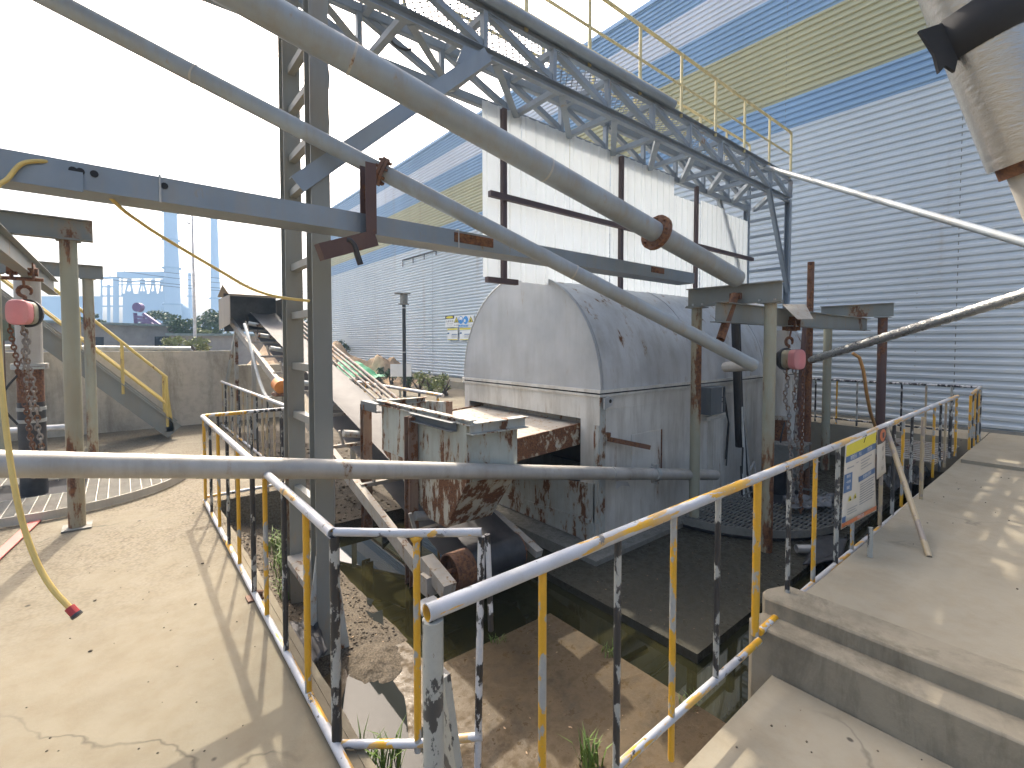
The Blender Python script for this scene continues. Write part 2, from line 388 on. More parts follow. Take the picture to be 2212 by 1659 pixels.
# ================================================================ GROUND AND PIT (setting)
YR = 1.16          # plane of the right railing
PZ = .236          # platform height
S1Z = .143         # first step
LZ = -.10          # lower ground on the right
XB, XW = .78, 1.65 # pit edge on the left, bank edge at the water
SLAB = -.5
m = MB()
xs = [-325, -40, XB, 1.72, 3.8, 10.42, 40, 325]; ys = [-50, 1.08, 6.28, 11.4, 40, 340]
def inpit(xc, yc):
    if yc < 1.08: return XB < xc < 40
    if yc < 6.28: return XB < xc < 10.42
    if yc < 11.4: return 1.72 < xc < 3.8
    return False
for i in range(len(xs)-1):
    for j in range(len(ys)-1):
        if inpit((xs[i]+xs[i+1])/2, (ys[j]+ys[j+1])/2): continue
        n = len(m.v); m.add([(xs[i], ys[j], 0), (xs[i+1], ys[j], 0), (xs[i+1], ys[j+1], 0), (xs[i], ys[j+1], 0)], [(0, 1, 2, 3)])
# rims of the pit: vertical walls with a ragged lip
rnd = random.Random(3)
def rim(a, b, z0, z1, n):
    a, b = V(a), V(b)
    for i in range(n):
        p, q = a.lerp(b, i/n), a.lerp(b, (i+1)/n)
        m.add([(p.x, p.y, z0), (q.x, q.y, z0), (q.x, q.y, z1), (p.x, p.y, z1)], [(0, 1, 2, 3)])
rim((XB, 1.08, 0), (XB, 6.28, 0), -1.2, 0, 1); rim((XB, 6.28, 0), (1.72, 6.28, 0), -1.2, 0, 1)
rim((1.72, 6.28, 0), (1.72, 11.4, 0), -1.2, 0, 1); rim((1.72, 11.4, 0), (3.8, 11.4, 0), -1.2, 0, 1)
rim((3.8, 11.4, 0), (3.8, 6.28, 0), -1.2, 0, 1); rim((3.8, 6.28, 0), (10.42, 6.28, 0), -1.2, 0, 1); rim((10.42, 6.28, 0), (10.42, 1.08, 0), -1.2, 0, 1)
struct('ground', m, M['ground'])
# ragged concrete lip along the left pit edge
m = MB(); n = 60; pts = []
for i in range(n+1):
    y = 1.0+5.3*i/n; k = rnd.random()
    pts.append((XB+.014+.016*mnoise.noise(V((y*2.3, 0, 0)))+.008*k, y))
m.poly([(XB-.02, 6.28), (XB-.02, 1.0)]+pts, -.3, .004); struct('pit_lip', m, M['ground'])

m = MB()                                                    # lower ground, two steps, platform on the right
m.poly([(XB, -40), (2.84, -40), (2.84, 1.1), (XB, 1.1)], -1.3, LZ); struct('lower_ground', m, M['platform'])
m = MB()
def stair(x0, x1, z, seed):
    ptsL = []
    for i in range(41):
        y = -8+9.22*i/40; ptsL.append((x0+.014*mnoise.noise(V((y*3, seed, 0)))+.008*mnoise.noise(V((y*11, seed, 4))), y))
    m.poly([(x1, -8), (x1, 1.2), (x0+.12, 1.26), (x0+.06, 1.262), (x0+.02, 1.24)]+ptsL[::-1], -1.2, z)
stair(2.85, 3.1, S1Z, 1.0); stair(3.03, 3.3, PZ+.004, 5.0)
st = struct('concrete_steps', m, M['steps'])
bv = st.modifiers.new('bevel', 'BEVEL'); bv.width = .012; bv.segments = 2; bv.limit_method = 'ANGLE'; bv.angle_limit = R(60)
m = MB(); m.poly([(3.2, -40), (40, -40), (40, 1.03), (10.43, 1.07), (8, 1.065), (6, 1.085), (4.5, 1.068), (3.2, 1.09)], -1.2, PZ)
struct('platform', m, M['platform'])
m = MB(); m.poly([(8.45, -20), (39.9, -20), (39.9, 1.0), (11.45, 1.02), (8.5, 1.02)], PZ-.05, PZ+.045)       # raised far slab
m.poly([(10.35, 1.03), (11.46, 1.03), (11.46, 40), (10.35, 40)], -.3, PZ+.048)                        # walkway along the shed
struct('walkway', m, M['platform'])

m = MB()                                                    # slabs in the pit
m.poly([(XB, .9), (2.78, .9), (2.78, 2.86), (2.2, 2.875), (XW, 2.90), (XW, 3.3), (XB, 3.3)], -1.3, SLAB)
st = struct('pit_slab', m, M['slab'])
m = MB(); m.poly([(3.25, 1.78), (10.41, 1.78), (10.41, 3.6), (3.75, 3.7), (3.26, 3.6)], -1.3, SLAB-.003); struct('rear_pit_slab', m, M['slab_dark'])
m = MB(); m.box((3.74, 3.17, -.6), (10.3, 6.2, -.45)); struct('machine_pad', m, M['pad'])
def bank(x, y):                                             # gravel bank rising from the water to the far side
    e = mnoise.noise(V((x*2.1, y*2.1, 0)))*.04+mnoise.noise(V((x*7, y*7, 2)))*.015
    a = min(1, max(0, (XW-x)/.9)); b = min(1, max(0, (y-3.0)/3.0))
    k = min(1, max(0, (y-3.3)/.4)); return SLAB-.002*(1-k)+(.005+e*.9+a*.10+.18*b*a)*k
m = MB(); m.grid(XB, XW+.02, 3.3, 6.28, 24, 80, bank); m.box((XB+.001, 3.3, -1.3), (XW, 6.27, SLAB-.03)); struct('pit_bank', m, M['gravel'])
def ramp_z(x, y):
    e = mnoise.noise(V((x*2.1, y*2.1, 5)))*.05+mnoise.noise(V((x*7, y*7, 9)))*.02
    return -.44+max(0, y-5.84)*.085+e*min(1, (y-5.7)*2)
m = MB(); m.grid(XW, 3.79, 5.84, 11.4, 40, 100, ramp_z); m.add([(XW, 5.84, -1.3), (3.79, 5.84, -1.3), (3.79, 5.84, -.42), (XW, 5.84, -.42)], [(0, 1, 2, 3)]); struct('gravel_ramp', m, M['gravel'])
m = MB(); m.add([(XB, 1.0, -.575), (10.41, 1.0, -.575), (10.41, 6.27, -.575), (XB, 6.27, -.575)], [(0, 1, 2, 3)]); struct('pit_water', m, M['water'], 0)
m = MB()                                                    # shallow puddle lying on the slab
pp = [(758,1447),(784,1453),(808,1446),(823,1440),(838,1456),(851,1473),(862,1490),(873,1504),(877,1525),(879,1550),(881,1580),(884,1610),(905,1575),(925,1562),(945,1580),(960,1610),(972,1650),(985,1720),(730,1760),(722,1660),(728,1560),(735,1520),(744,1490),(750,1465)]
pq = [G(a, b, SLAB+.005) for a, b in pp]
m.add(pq, [tuple(range(len(pq)))])
m.add([G(a, b, SLAB+.006) for a, b in ((789,1318),(806,1325),(826,1316),(829,1356),(812,1345),(800,1333))], [(0, 1, 2, 3, 4, 5)])
m.add([G(a, b, SLAB+.006) for a, b in ((792,1290),(808,1296),(800,1308),(793,1304))], [(0, 1, 2, 3)])
struct('puddle', m, M['puddle'], 0)

# loose dirt at the foot of the column, lying on the slab by the puddle
m = MB()
def heap(x, y):
    d = ((x-1.36)/.25)**2+((y-3.22)/.34)**2
    return SLAB-.03+.075*max(0, 1-d)+mnoise.noise(V((x*9, y*9, 0)))*.02+mnoise.noise(V((x*30, y*30, 3)))*.008
m.grid(1.05, 1.64, 2.8, 3.62, 60, 80, heap); tag(m.build('dirt_deposit', M['gravel']), kind='stuff')

# ================================================================ SHED
shed = thing('industrial_shed', 'huge corrugated metal shed banded in silver, blue and ochre behind the rusty machine', 'shed', (11.5, 15, 0))
XS, PITCHW = 11.5, .135
def clad(z0, z1, y0, y1, name, mat, off=0.0):
    m = MB(); n = max(1, round((z1-z0)/PITCHW)); p = (z1-z0)/n; prof_ = []
    for i in range(n):
        b = z0+i*p
        prof_ += [(0, b), (-.002, b+p*.28), (-.036, b+p*.45), (-.039, b+p*.78), (-.004, b+p*.95)]
    prof_.append((0, z1)); k = len(prof_)
    m.add([(XS+a+off, y0, z) for a, z in prof_]+[(XS+a+off, y1, z) for a, z in prof_], [(i, i+k, i+k+1, i+1) for i in range(k-1)])
    return m.build(name, mat, shed, smooth=50)
Y0, Y1 = -12, 36.5
cuts = [Y0, 1.5, 9.9, 14.8, 19.9, 26.5, Y1]
for a, b, o_ in zip(cuts[:-1], cuts[1:], (0, .006, 0, .008, 0, .006)):
    clad(-.1, 6.55, a, b, 'wall_sheet', M['clad_silver'], o_)
clad(6.55, 7.21, Y0, Y1, 'blue_band', M['clad_blue'], .002); clad(7.21, 8.78, Y0, Y1, 'ochre_band', M['clad_yellow'], .004)
clad(8.78, 9.58, Y0, Y1, 'blue_band', M['clad_blue'], .001); clad(9.58, 10.39, Y0, Y1, 'pale_band', M['clad_white'], .003)
clad(10.39, 11.15, Y0, Y1, 'blue_band', M['clad_blue'], .002)
m = MB(); m.box((XS-.07, Y0, 11.12), (XS+.3, Y1, 11.24)); m.build('eave_trim', M['clad_blue'], shed)
m = MB(); m.add([(XS, Y0, 11.2), (XS+18, Y0, 12.9), (XS+18, Y1, 12.9), (XS, Y1, 11.2)], [(0, 1, 2, 3)]); m.box((XS+.05, Y1-.1, -.1), (XS+36, Y1, 11.1)); m.box((XS+.05, Y0, -.1), (XS+36, Y0+.1, 11.1)); m.build('roof', M['clad_silver'], shed)
m = MB()
for yc in [-5.2+1.45*k for k in range(22)]:
    z = .3
    while z < 11: m.box((XS-.008, yc-.011, z), (XS, yc+.011, z+.022)); z += PITCHW*2
tag(m.build('screws', M['wire'], shed), kind='stuff')
m = MB()
for yc in cuts[1:-1]: m.box((XS-.009, yc-.006, -.05), (XS-.004, yc+.006, 6.5))
for yc in (4.4, 7.3, 12.3): m.box((XS-.006, yc-.004, 6.6), (XS-.003, yc+.004, 11.1))
tag(m.build('sheet_lap', M['pad'], shed), kind='stuff')
m = MB(); m.box((XS-.05, Y0, PZ-.1), (XS+.06, Y1, PZ+.1)); m.build('plinth', M['pad'], shed)
m = MB(); a, b = PX(870, 562, XS-.05), PX(1000, 524, XS-.05)                # cable tray high on the wall
m.beam(a, b, .06, .05)
for k in range(6):
    p = a.lerp(b, k/5); m.beam(p, p+V((0, 0, -.35+.04*k)), .03, .03)
m.build('cable_tray', M['cable'], shed)
m = MB()
pts = [PX(1417, 762, XS-.05)+V((0, .05*math.sin(k*1.7), 2.2-k*.25)) for k in range(16)]; m.tube(pts, .025, 6); m.build('downlead', M['cable'], shed)

def text(body, size, mat, place, parent, name='lettering', width=None):
    """text as mesh; place(u,v) -> world point, u to the right, v upwards"""
    cu = bpy.data.curves.new('lettering', 'FONT'); cu.body = body; cu.size = size; cu.align_x = 'CENTER'; cu.align_y = 'CENTER'; cu.resolution_u = 3
    o = bpy.data.objects.new('tmp', cu); col.objects.link(o)
    dg = bpy.context.evaluated_depsgraph_get(); dg.update()
    me = bpy.data.meshes.new_from_object(o.evaluated_get(dg)); bpy.data.objects.remove(o)
    vs = [v.co.copy() for v in me.vertices]
    if not vs: return None
    if width:
        x0, x1 = min(v.x for v in vs), max(v.x for v in vs); k = width/(x1-x0)
        vs = [V(((v.x-(x0+x1)/2)*k, v.y, 0)) for v in vs]
    mb = MB(); mb.add([place(v.x, v.y) for v in vs], [tuple(p.vertices) for p in me.polygons]); bpy.data.meshes.remove(me)
    return mb.build(name, mat, parent, smooth=0)

# notice boards on the shed wall
def wall_board(px, py, wd, ht, label, draw):
    c = PX(px, py, XS-.055)
    r = thing('notice_board', label, 'sign', c, 'notice boards on the shed wall')
    pl = lambda off: (lambda u, v_: c+V((-.012-off, -u, v_*.51)))
    ht *= .51; m = MB(); m.box((c.x-.011, c.y-wd/2, c.z-ht/2), (c.x+.005, c.y+wd/2, c.z+ht/2)); m.build('panel', M['white_print'], r)
    draw(r, pl); return r
def flat(r, pl, pts, mat, name, off=.002):
    mb = MB(); mb.ext([pl(off)(u, v_) for u, v_ in pts], (.0015, 0, 0)); return mb.build(name, mat, r, smooth=0)
def rectp(u0, v0, u1, v1): return [(u0, v0), (u1, v0), (u1, v1), (u0, v1)]
def oval(cu, cv, a, b, n=20): return [(cu+a*math.cos(2*math.pi*k/n), cv+b*math.sin(2*math.pi*k/n)) for k in range(n)]
def board_a(r, pl):
    flat(r, pl, rectp(-.38, .22, .38, .5), M['ink'], 'header'); flat(r, pl, oval(0, .36, .3, .1), M['yellow_print'], 'badge', .005)
    text('注意安全', .17, M['ink'], pl(.003), r); 
    text('当心机械', .13, M['grey_print'], lambda u, v_: pl(.003)(u, v_-.22), r); text('禁止入内', .09, M['grey_print'], lambda u, v_: pl(.003)(u, v_-.38), r)
def board_b(r, pl):
    flat(r, pl, [(-.19, -.1), (.19, -.1), (0, .42)], M['ink'], 'triangle'); flat(r, pl, [(-.14, -.065), (.14, -.065), (0, .33)], M['yellow_print'], 'triangle_fill', .005)
    flat(r, pl, [(-.05, -.04), (.05, -.04), (.02, .14), (-.02, .14)], M['ink'], 'symbol', .008); text('当心触电', .1, M['ink'], lambda u, v_: pl(.003)(u, v_-.33), r)
def board_c(r, pl, k=0):
    flat(r, pl, oval(0, .1, .19, .34), M['sky_blue_print'], 'disc'); flat(r, pl, oval(0, .18, .13, .2) if not k else oval(-.07, .05, .07, .14), M['white_print'], 'symbol', .005)
    if not k: flat(r, pl, [(-.12, .13), (.12, .13), (0, -.12)], M['sky_blue_print'], 'mask', .008)
    flat(r, pl, rectp(-.18, -.46, .18, -.3), M['sky_blue_print'], 'caption')
    text('必须戴口罩' if not k else '必须戴护耳', .07, M['white_print'], lambda u, v_: pl(.005)(u, v_-.38), r)
def board_d(r, pl):
    flat(r, pl, rectp(-.42, .36, .42, .5), M['yellow_print'], 'header'); flat(r, pl, rectp(-.42, .31, .42, .335), M['blue_print'], 'line')
    flat(r, pl, rectp(-.42, .02, -.26, .14), M['blue_print'], 'block'); flat(r, pl, rectp(-.06, -.06, .4, .0), M['blue_print'], 'bar')
    for k in range(5): flat(r, pl, rectp(-.1+.03*(k % 2), -.12-.05*k, .38, -.10-.05*k), M['grey_print'], 'text_line')
    flat(r, pl, rectp(-.4, -.5, .42, -.44), M['yellow_print'], 'footer')
def bpx(z): return 948.8+z*.08172          # zoomed board view to photo units
def bp(x, y): return (948.8+x*.08172, 664.1+y*.08172)
wall_board(*bp(282, 370), .74, 1.02, 'white notice board with yellow badge on black header on the shed wall', board_a)
wall_board(*bp(458, 370), .36, 1.02, 'yellow triangle warning board between black headed notice and blue disc', board_b)
wall_board(*bp(578, 365), .42, 1.02, 'blue disc board with white face mask symbol on the shed wall', lambda r, pl: board_c(r, pl, 0))
wall_board(*bp(705, 365), .42, 1.02, 'blue disc board with white ear symbol beside the mask board', lambda r, pl: board_c(r, pl, 1))
wall_board(*bp(840, 360), .40, 1.02, 'yellow triangle warning board partly hidden by the domed end of the machine', board_b)
wall_board(*bp(355, 705), .86, 1.02, 'lower notice with yellow header, the one fully visible on the shed wall', board_d)
wall_board(*bp(690, 700), .86, 1.02, 'lower notice with yellow header cut off by the domed machine', board_d)

# ================================================================ SCREEN HOUSING (the machine)
MX0, MX1, MY0, MY1, MZ = 4.05, 10.2, 3.40, 6.05, 1.27
MYC, MR = (MY0+MY1)/2, (MY1-MY0)/2
mach = thing('machine_housing', 'large grey steel machine housing with arched drum roof streaked by rust standing in the pit', 'machine', (7.1, MYC, -.45))
def arch(r_, n=28, k=1.05): return [(MYC-r_*math.cos(math.pi*i/n), MZ+.02+r_*k*math.sin(math.pi*i/n)) for i in range(n+1)]
m = MB(); a = arch(MR)
nx = 12
for i in range(nx):
    x0, x1 = MX0+.02+(MX1-MX0-.02)*i/nx, MX0+.02+(MX1-MX0-.02)*(i+1)/nx
    m.add([(x0, y, z) for y, z in a]+[(x1, y, z) for y, z in a], [(j, j+len(a), j+len(a)+1, j+1) for j in range(len(a)-1)])
m.add([(MX1, y, z) for y, z in a], [tuple(range(len(a)))]); m.build('drum_cover', M['drum'], mach, smooth=40)
m = MB(); a2 = arch(MR+.002); m.ext([(MX0-.0, y, z) for y, z in a2], (.02, 0, 0)); m.build('end_plate', M['housing'], mach, smooth=0)
m = MB(); a3 = arch(MR+.012); m.tube([(MX0+.004, y, z) for y, z in a3], .013, 6); m.build('drum_lip', M['housing'], mach)
for xx in (MX0+.06, 6.1, 8.2): m = MB(); m.tube([(xx, y, z) for y, z in arch(MR+.003)], .007, 6); m.build('drum_seam', M['housing'], mach)
m = MB(); m.box((MX0-.03, MY0-.03, MZ-.012), (MX1+.02, MY1+.03, MZ+.022)); m.box((MX0-.025, MY0-.025, MZ-.055), (MX1+.02, MY1+.025, MZ-.03)); m.build('joint_flange', M['housing_low'], mach)
m = MB(); m.box((MX0-.008, MY0, MZ-.031), (MX1, MY1, MZ-.0125)); m.build('joint_gap', M['dark'], mach)
# front frame with the screen opening (thin plates with the real hole)
OY0, OY1 = 3.675, 5.93; OZ1, OZ0 = .945, .2
m = MB()
m.box((MX0, MY0, OZ1), (MX0+.03, MY1, MZ-.056)); m.box((MX0, MY0, -.45), (MX0+.03, OY0, OZ1)); m.box((MX0, OY1, -.45), (MX0+.03, MY1, OZ1))
m.build('front_frame', M['housing_low'], mach, smooth=0)
m = MB(); m.add([(MX0-.012, MY0+.05, .24), (MX0-.012, 5.5, .0), (MX0-.012, 5.5, -.44), (MX0-.012, MY0+.05, -.44), (MX0+.01, MY0+.05, .24), (MX0+.01, 5.5, .0), (MX0+.01, 5.5, -.44), (MX0+.01, MY0+.05, -.44)], [(3, 2, 1, 0), (4, 5, 6, 7), (0, 1, 5, 4), (1, 2, 6, 5), (2, 3, 7, 6), (3, 0, 4, 7)])
m.beam((MX0-.02, MY0+.1, -.2), (MX0-.02, 5.3, -.30), .02, .05)
m.build('lower_front_plate', M['frame_rust'], mach, smooth=0)
m = MB(); m.box((MX0, MY0-.008, -.45), (MX0+.10, MY0, MZ-.055)); m.box((MX0-.012, MY0, -.2), (MX0, MY0+.07, .9)); m.build('corner_strip', M['frame_rust'], mach, smooth=0)
m = MB(); m.box((MX0+.03, MY0, -.45), (MX1, MY0+.02, MZ-.056)); m.box((MX0+.03, MY1-.02, -.45), (MX1, MY1, MZ-.056)); m.box((MX1-.02, MY0+.02, -.45), (MX1, MY1-.02, MZ-.056))
m.build('side_wall', M['housing_low'], mach, smooth=0)
m = MB()
for xx in (5.95, 6.55, 7.6, 8.7): m.box((xx, MY0-.012, -.4), (xx+.035, MY0, MZ-.06))
m.box((MX0+.1, MY0-.008, MZ-.085), (MX1, MY0, MZ-.06)); m.box((MX0+.1, MY0-.006, MZ-.21), (8.5, MY0, MZ-.2)); m.build('seam_strip', M['housing_low'], mach, smooth=0)
m = MB(); pr = [(MX0+.30, .28), (MX0+1.0, .30), (MX0+1.0, .82), (MX0+.30, .78)]
c0, c1 = PY(1365, 940, MY0-.012), PY(1428, 1015, MY0-.012)
m.box((c0.x, MY0-.01, c1.z), (c1.x, MY0-.001, c0.z)); m.build('hatch', M['housing_low'], mach, smooth=0)
m = MB(); m.tube([(c1.x, MY0-.012, c0.z), (c1.x, MY0-.012, c1.z)], .012, 8); m.build('hatch_hinge', M['rust'], mach)
p, q = PY(1312, 948, MY0-.03), PY(1402, 966, MY0-.22); m = MB(); m.beam(p, q, .06, .05); m.build('bracket_arm', M['rust'], mach)
m = MB(); m.obox(PY(1312, 943, MY0-.02), (.05, .06, .09), (1, 0, 0), (0, 1, 0), (0, 0, 1)); m.build('bracket_plate', M['frame_rust'], mach)
# lifting lug
p = PY(1314, 870, MY0-.06); m = MB(); m.ext([p+V((-.06, 0, -.07)), p+V((.07, 0, -.035)), p+V((.09, 0, .03)), p+V((.03, 0, .065)), p+V((-.06, 0, .05))], (0, .02, 0)); m.build('lifting_lug', M['housing'], mach)
m = MB(); m.tube([p+V((.035, -.003, .015)), p+V((.035, .001, .015))], .022, 14); m.build('lug_hole', M['dark'], mach)  # dark disc stands in for the shaded hole
# second lug at the far corner
p = PY(1760, 830, MY0-.06); m = MB(); m.ext([p+V((-.12, 0, -.05)), p+V((.05, 0, 0)), p+V((-.12, 0, .1))], (0, .02, 0)); m.build('lifting_lug', M['housing'], mach)
# screen deck inside: tilted tray sticking out of the opening
m = MB()
dz = lambda x: .80+.062*(x-3.1)
m.ext([(2.86, 3.74, dz(2.86)), (4.5, 3.74, dz(4.5)), (4.5, 5.78, dz(4.5)), (2.86, 5.78, dz(2.86))], (0, 0, -.03)); m.ext([(4.51, 3.74, dz(4.5)), (9.8, 3.74, .95), (9.8, 5.78, .95), (4.51, 5.78, dz(4.5))], (0, 0, -.03)); m.build('screen_deck', M['crust'], mach, smooth=0)
m = MB(); 
for yy in (3.715, 5.79): m = MB(); m.ext([(2.84, yy, dz(2.84)+.02), (2.84, yy, dz(2.84)-.215), (5.2, yy, dz(5.2)-.235), (5.2, yy, dz(5.2)+.02)], (0, .02, 0)); m.build('deck_side_plate', M['tray'], mach, smooth=0)
m = MB()
m.beam((4.2, 3.75, dz(4.2)+.02), (4.2, 5.75, dz(4.2)+.02), .04, .05); m.build('deck_bar', M['crust'], mach)
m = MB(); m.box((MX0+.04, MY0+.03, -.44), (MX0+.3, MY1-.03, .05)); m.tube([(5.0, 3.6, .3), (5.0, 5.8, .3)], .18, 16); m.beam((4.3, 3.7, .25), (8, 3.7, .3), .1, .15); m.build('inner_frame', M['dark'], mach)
m = MB(); m.ext([PX(1098, 870, 4.9), PX(1250, 885, 4.9), PX(1250, 905, 4.9), PX(1095, 922, 4.9)], (.02, 0, 0)); m.build('inner_flap', M['beige_hood'], mach, smooth=0)
# control box with torn side, cable duct and wires on the long side
p = PY(1530, 838, MY0-.16); q = PY(1577, 888, MY0-.16)
bx0, bx1, bz0, bz1 = p.x, p.x+.42, q.z, p.z
box = MB(); box.box((bx0, MY0-.2, bz0), (bx0+.3, MY0-.19, bz1)); box.box((bx0, MY0-.19, bz0), (bx0+.012, MY0-.02, bz1)); box.box((bx0+.012, MY0-.19, bz1-.012), (bx1, MY0-.02, bz1)); box.box((bx0+.012, MY0-.19, bz0), (bx1-.05, MY0-.02, bz0+.012)); box.box((bx0+.012, MY0-.03, bz0+.012), (bx1, MY0-.02, bz1-.012)); box.box((bx1-.012, MY0-.19, bz0), (bx1, MY0-.16, bz1-.012))
bo = box.build('control_box', M['grey_trim'], mach, smooth=0)
m = MB(); m.tube([(bx0+.33, MY0-.1, bz0+.16), (bx0+.5, MY0-.13, bz0+.14), (bx0+.62, MY0-.14, bz0-.15), (bx0+.6, MY0-.12, bz0-.7)], .012, 6); m.tube([(bx0+.33, MY0-.1, bz0+.22), (bx0+.55, MY0-.12, bz0+.2), (bx0+.66, MY0-.13, bz0-.2), (bx0+.62, MY0-.12, bz0-.8)], .010, 6); m.build('box_cable', M['cable'], bo)
p = PY(1533, 905, MY0-.03); m = MB(); m.box((p.x, MY0-.09, -.38), (p.x+.42, MY0-.001, p.z)); m.build('pump_chute', M['housing_low'], mach)
m = MB(); m.box((p.x-.12, MY0-.05, p.z-.02), (p.x+.55, MY0-.001, p.z+.04)); m.box((p.x+.46, MY0-.06, -.3), (p.x+.52, MY0-.001, p.z-.02)); m.build('chute_frame', M['housing_low'], mach, smooth=0)
# black cable mast beside the long wall
mast = thing('cable_mast', 'black pipe mast wrapped with hanging cables against the long side of the machine', 'mast', (PY(1595, 1000, 3.2).x, 3.2, -.45))
a, b = PY(1588, 690, 3.22), PY(1597, 965, 3.22); m = MB(); m.tube([a, b], .055, 10); m.build('pole', M['cable'], mast)
m = MB(); m.tube([a+V((.07, -.02, 0)), b+V((.07, -.02, .1))], .022, 8); m.build('conduit', M['rubber'], mast)
for k, (dx, sg) in enumerate(((-.14, 1), (-.03, .6), (.06, -.3), (.14, -.8), (.22, -1.2), (-.2, 1.4))):
    m = MB(); zb = -.2 if k < 4 else .05
    m.tube([b+V((.02*k-.05, -.05, .6-.1*k)), b+V((dx*.3, -.08, .0)), b+V((dx*.6, -.10, -.35)), V((b.x+dx, 3.10, zb)), V((b.x+dx*1.6+.05*sg, 3.05, -.44))], .012 if k % 2 else .016, 6)
    m.build('hanging_cable', M['hose_white' if k % 3 == 0 else 'wire' if k % 3 == 1 else 'cable'], mast)

# ================================================================ FEED HOPPER
HX0, HX1, HY0, HY1, HZ1, HZ0 = 2.23, 2.79, 3.31, 4.99, 1.11, .62
hop = thing('feed_hopper', 'open steel hopper with peeling green grey paint and rusted funnel above the belt tail', 'hopper', (2.5, 4.1, -.1))
def shell(b0, b1, z0, z1, t=.012):       # four sided tapered shell, b = (x0,x1,y0,y1)
    mb = MB()
    lo = [(b0[0], b0[2]), (b0[1], b0[2]), (b0[1], b0[3]), (b0[0], b0[3])]; hi = [(b1[0], b1[2]), (b1[1], b1[2]), (b1[1], b1[3]), (b1[0], b1[3])]
    ins = lambda q, k: (q[0]+(t if k in (0, 3) else -t), q[1]+(t if k in (0, 1) else -t))
    vs = [(x, y, z0) for x, y in lo]+[(x, y, z1) for x, y in hi]+[(*ins(q, k), z0) for k, q in enumerate(lo)]+[(*ins(q, k), z1) for k, q in enumerate(hi)]
    fs = []
    for k in range(4):
        j = (k+1) % 4; fs += [(k, j, 4+j, 4+k), (8+j, 8+k, 12+k, 12+j), (4+k, 4+j, 12+j, 12+k), (j, k, 8+k, 8+j)]
    mb.add(vs, fs); return mb
m = MB(); m.box((HX0, HY0, HZ0), (HX0+.012, HY1, HZ1)); m.box((HX0+.012, HY0, HZ0), (HX1, HY0+.012, HZ1)); m.box((HX0+.012, HY1-.012, HZ0), (HX1, HY1, HZ1)); m.box((HX1-.012, HY0+.012, HZ0), (HX1, HY1-.012, .53+.03)); m.build('bin', M['hopper'], hop, smooth=0)
shell((HX0+.01, HX1-.03, 3.66, 3.96), (HX0, HX1, HY0, HY1), .13, HZ0-.001).build('funnel', M['funnel'], hop, smooth=0)
m = MB()
m.hbeam((HX0+.0, HY0-.05, HZ1-.02), (HX1+.05, HY0-.05, HZ1-.02), .1, .10, up=(0, 0, 1)); m.hbeam((HX0, HY0-.1, HZ1+.035), (HX0, HY1+.1, HZ1+.035), .07, .05)
m.cbeam((HX0, HY1, HZ1+.03), (HX1, HY1, HZ1+.03), .06, .06); m.build('rim_beam', M['frame_rust'], hop, smooth=0)
def leg(x, y, z1, z0): mb = MB(); mb.hbeam((x, y, z0), (x, y, z1), .1, .1, up=(0, 1, 0)); return mb.build('support_leg', M['leg_rust'], hop, smooth=0)
lx = PX(888, 960, 2.17); leg(2.17, lx.y, 1.09, -.75); lx2 = PX(791, 960, 2.18); leg(2.18, lx2.y, 1.1, -.4)
leg(3.05, 4.95, 1.1, -.4)
m = MB(); m.cbeam((2.18, HY1-.05, 1.09), (2.18, lx2.y+.05, 1.09), .08, .10); m.build('top_tie', M['grey_trim'], hop, smooth=0); m = MB(); m.cbeam((2.17, lx.y, 1.09), (2.17, HY0+.1, 1.09), .06, .08); m.build('top_tie', M['grey_trim'], hop, smooth=0)
# small feed boards behind the hopper
p = PX(930, 905, 3.7); m = MB(); m.ext([PX(822, 860, 2.8), PX(958, 868, 2.8), PX(958, 893, 2.8), PX(825, 885, 2.8)], (.03, 0, 0)); m.build('splash_board', M['frame_rust'], hop, smooth=0)

# ================================================================ INCLINED BELT CONVEYOR
BX0, BX1, BYT, BZT, BSL = 2.36, 2.92, 3.5, -.035, .279
conv = thing('belt_conveyor', 'long inclined belt conveyor climbing from the pit water to a beige hood beyond the wall', 'conveyor', (2.65, 8, 0))
bz = lambda y: BZT+BSL*(y-BYT)
YH = 12.6
m = MB(); n = 24; PRAD = .17; pc = V((0, BYT, BZT-PRAD))
sec = [(y, bz(y)) for y in [YH-(YH-BYT)*i/n for i in range(n+1)]]
sec += [(BYT-PRAD*math.sin(t), BZT-PRAD+PRAD*math.cos(t)) for t in [math.pi*k/12 for k in range(1, 13)]]
sec += [(y, bz(y)-2*PRAD-.0) for y in [BYT+(YH-BYT)*i/6 for i in range(7)]]
def trough(x): c = (BX0+BX1)/2; return .05*((x-c)/((BX1-BX0)/2))**2
vs = []; nxb = 8
for i, (y, z) in enumerate(sec):
    for k in range(nxb+1):
        x = BX0+(BX1-BX0)*k/nxb; vs.append((x, y, z+(trough(x)*min(1, (y-BYT)/1.5) if i <= n else 0)))
fs = [(i*(nxb+1)+k, i*(nxb+1)+k+1, (i+1)*(nxb+1)+k+1, (i+1)*(nxb+1)+k) for i in range(len(sec)-1) for k in range(nxb)]
m.add(vs, fs); m.mi = 0
belt = MB(); belt.v = m.v; belt.f = m.f
belt.m = [1 if (i//nxb) >= n-2 and (i//nxb) < n+13 else 0 for i in range(len(fs))]
belt.build('belt', [M['belt'], M['belt_wet']], conv, smooth=50)
m = MB(); m.tube([(BX0-.19, BYT, BZT-PRAD), (BX1+.02, BYT, BZT-PRAD)], PRAD-.008, 28, hollow=.012); m.build('tail_pulley', M['rust'], conv, smooth=40)
m = MB(); m.tube([(BX0-.34, BYT, BZT-PRAD), (BX1+.25, BYT, BZT-PRAD)], .03, 10); m.build('pulley_shaft', M['rust'], conv)
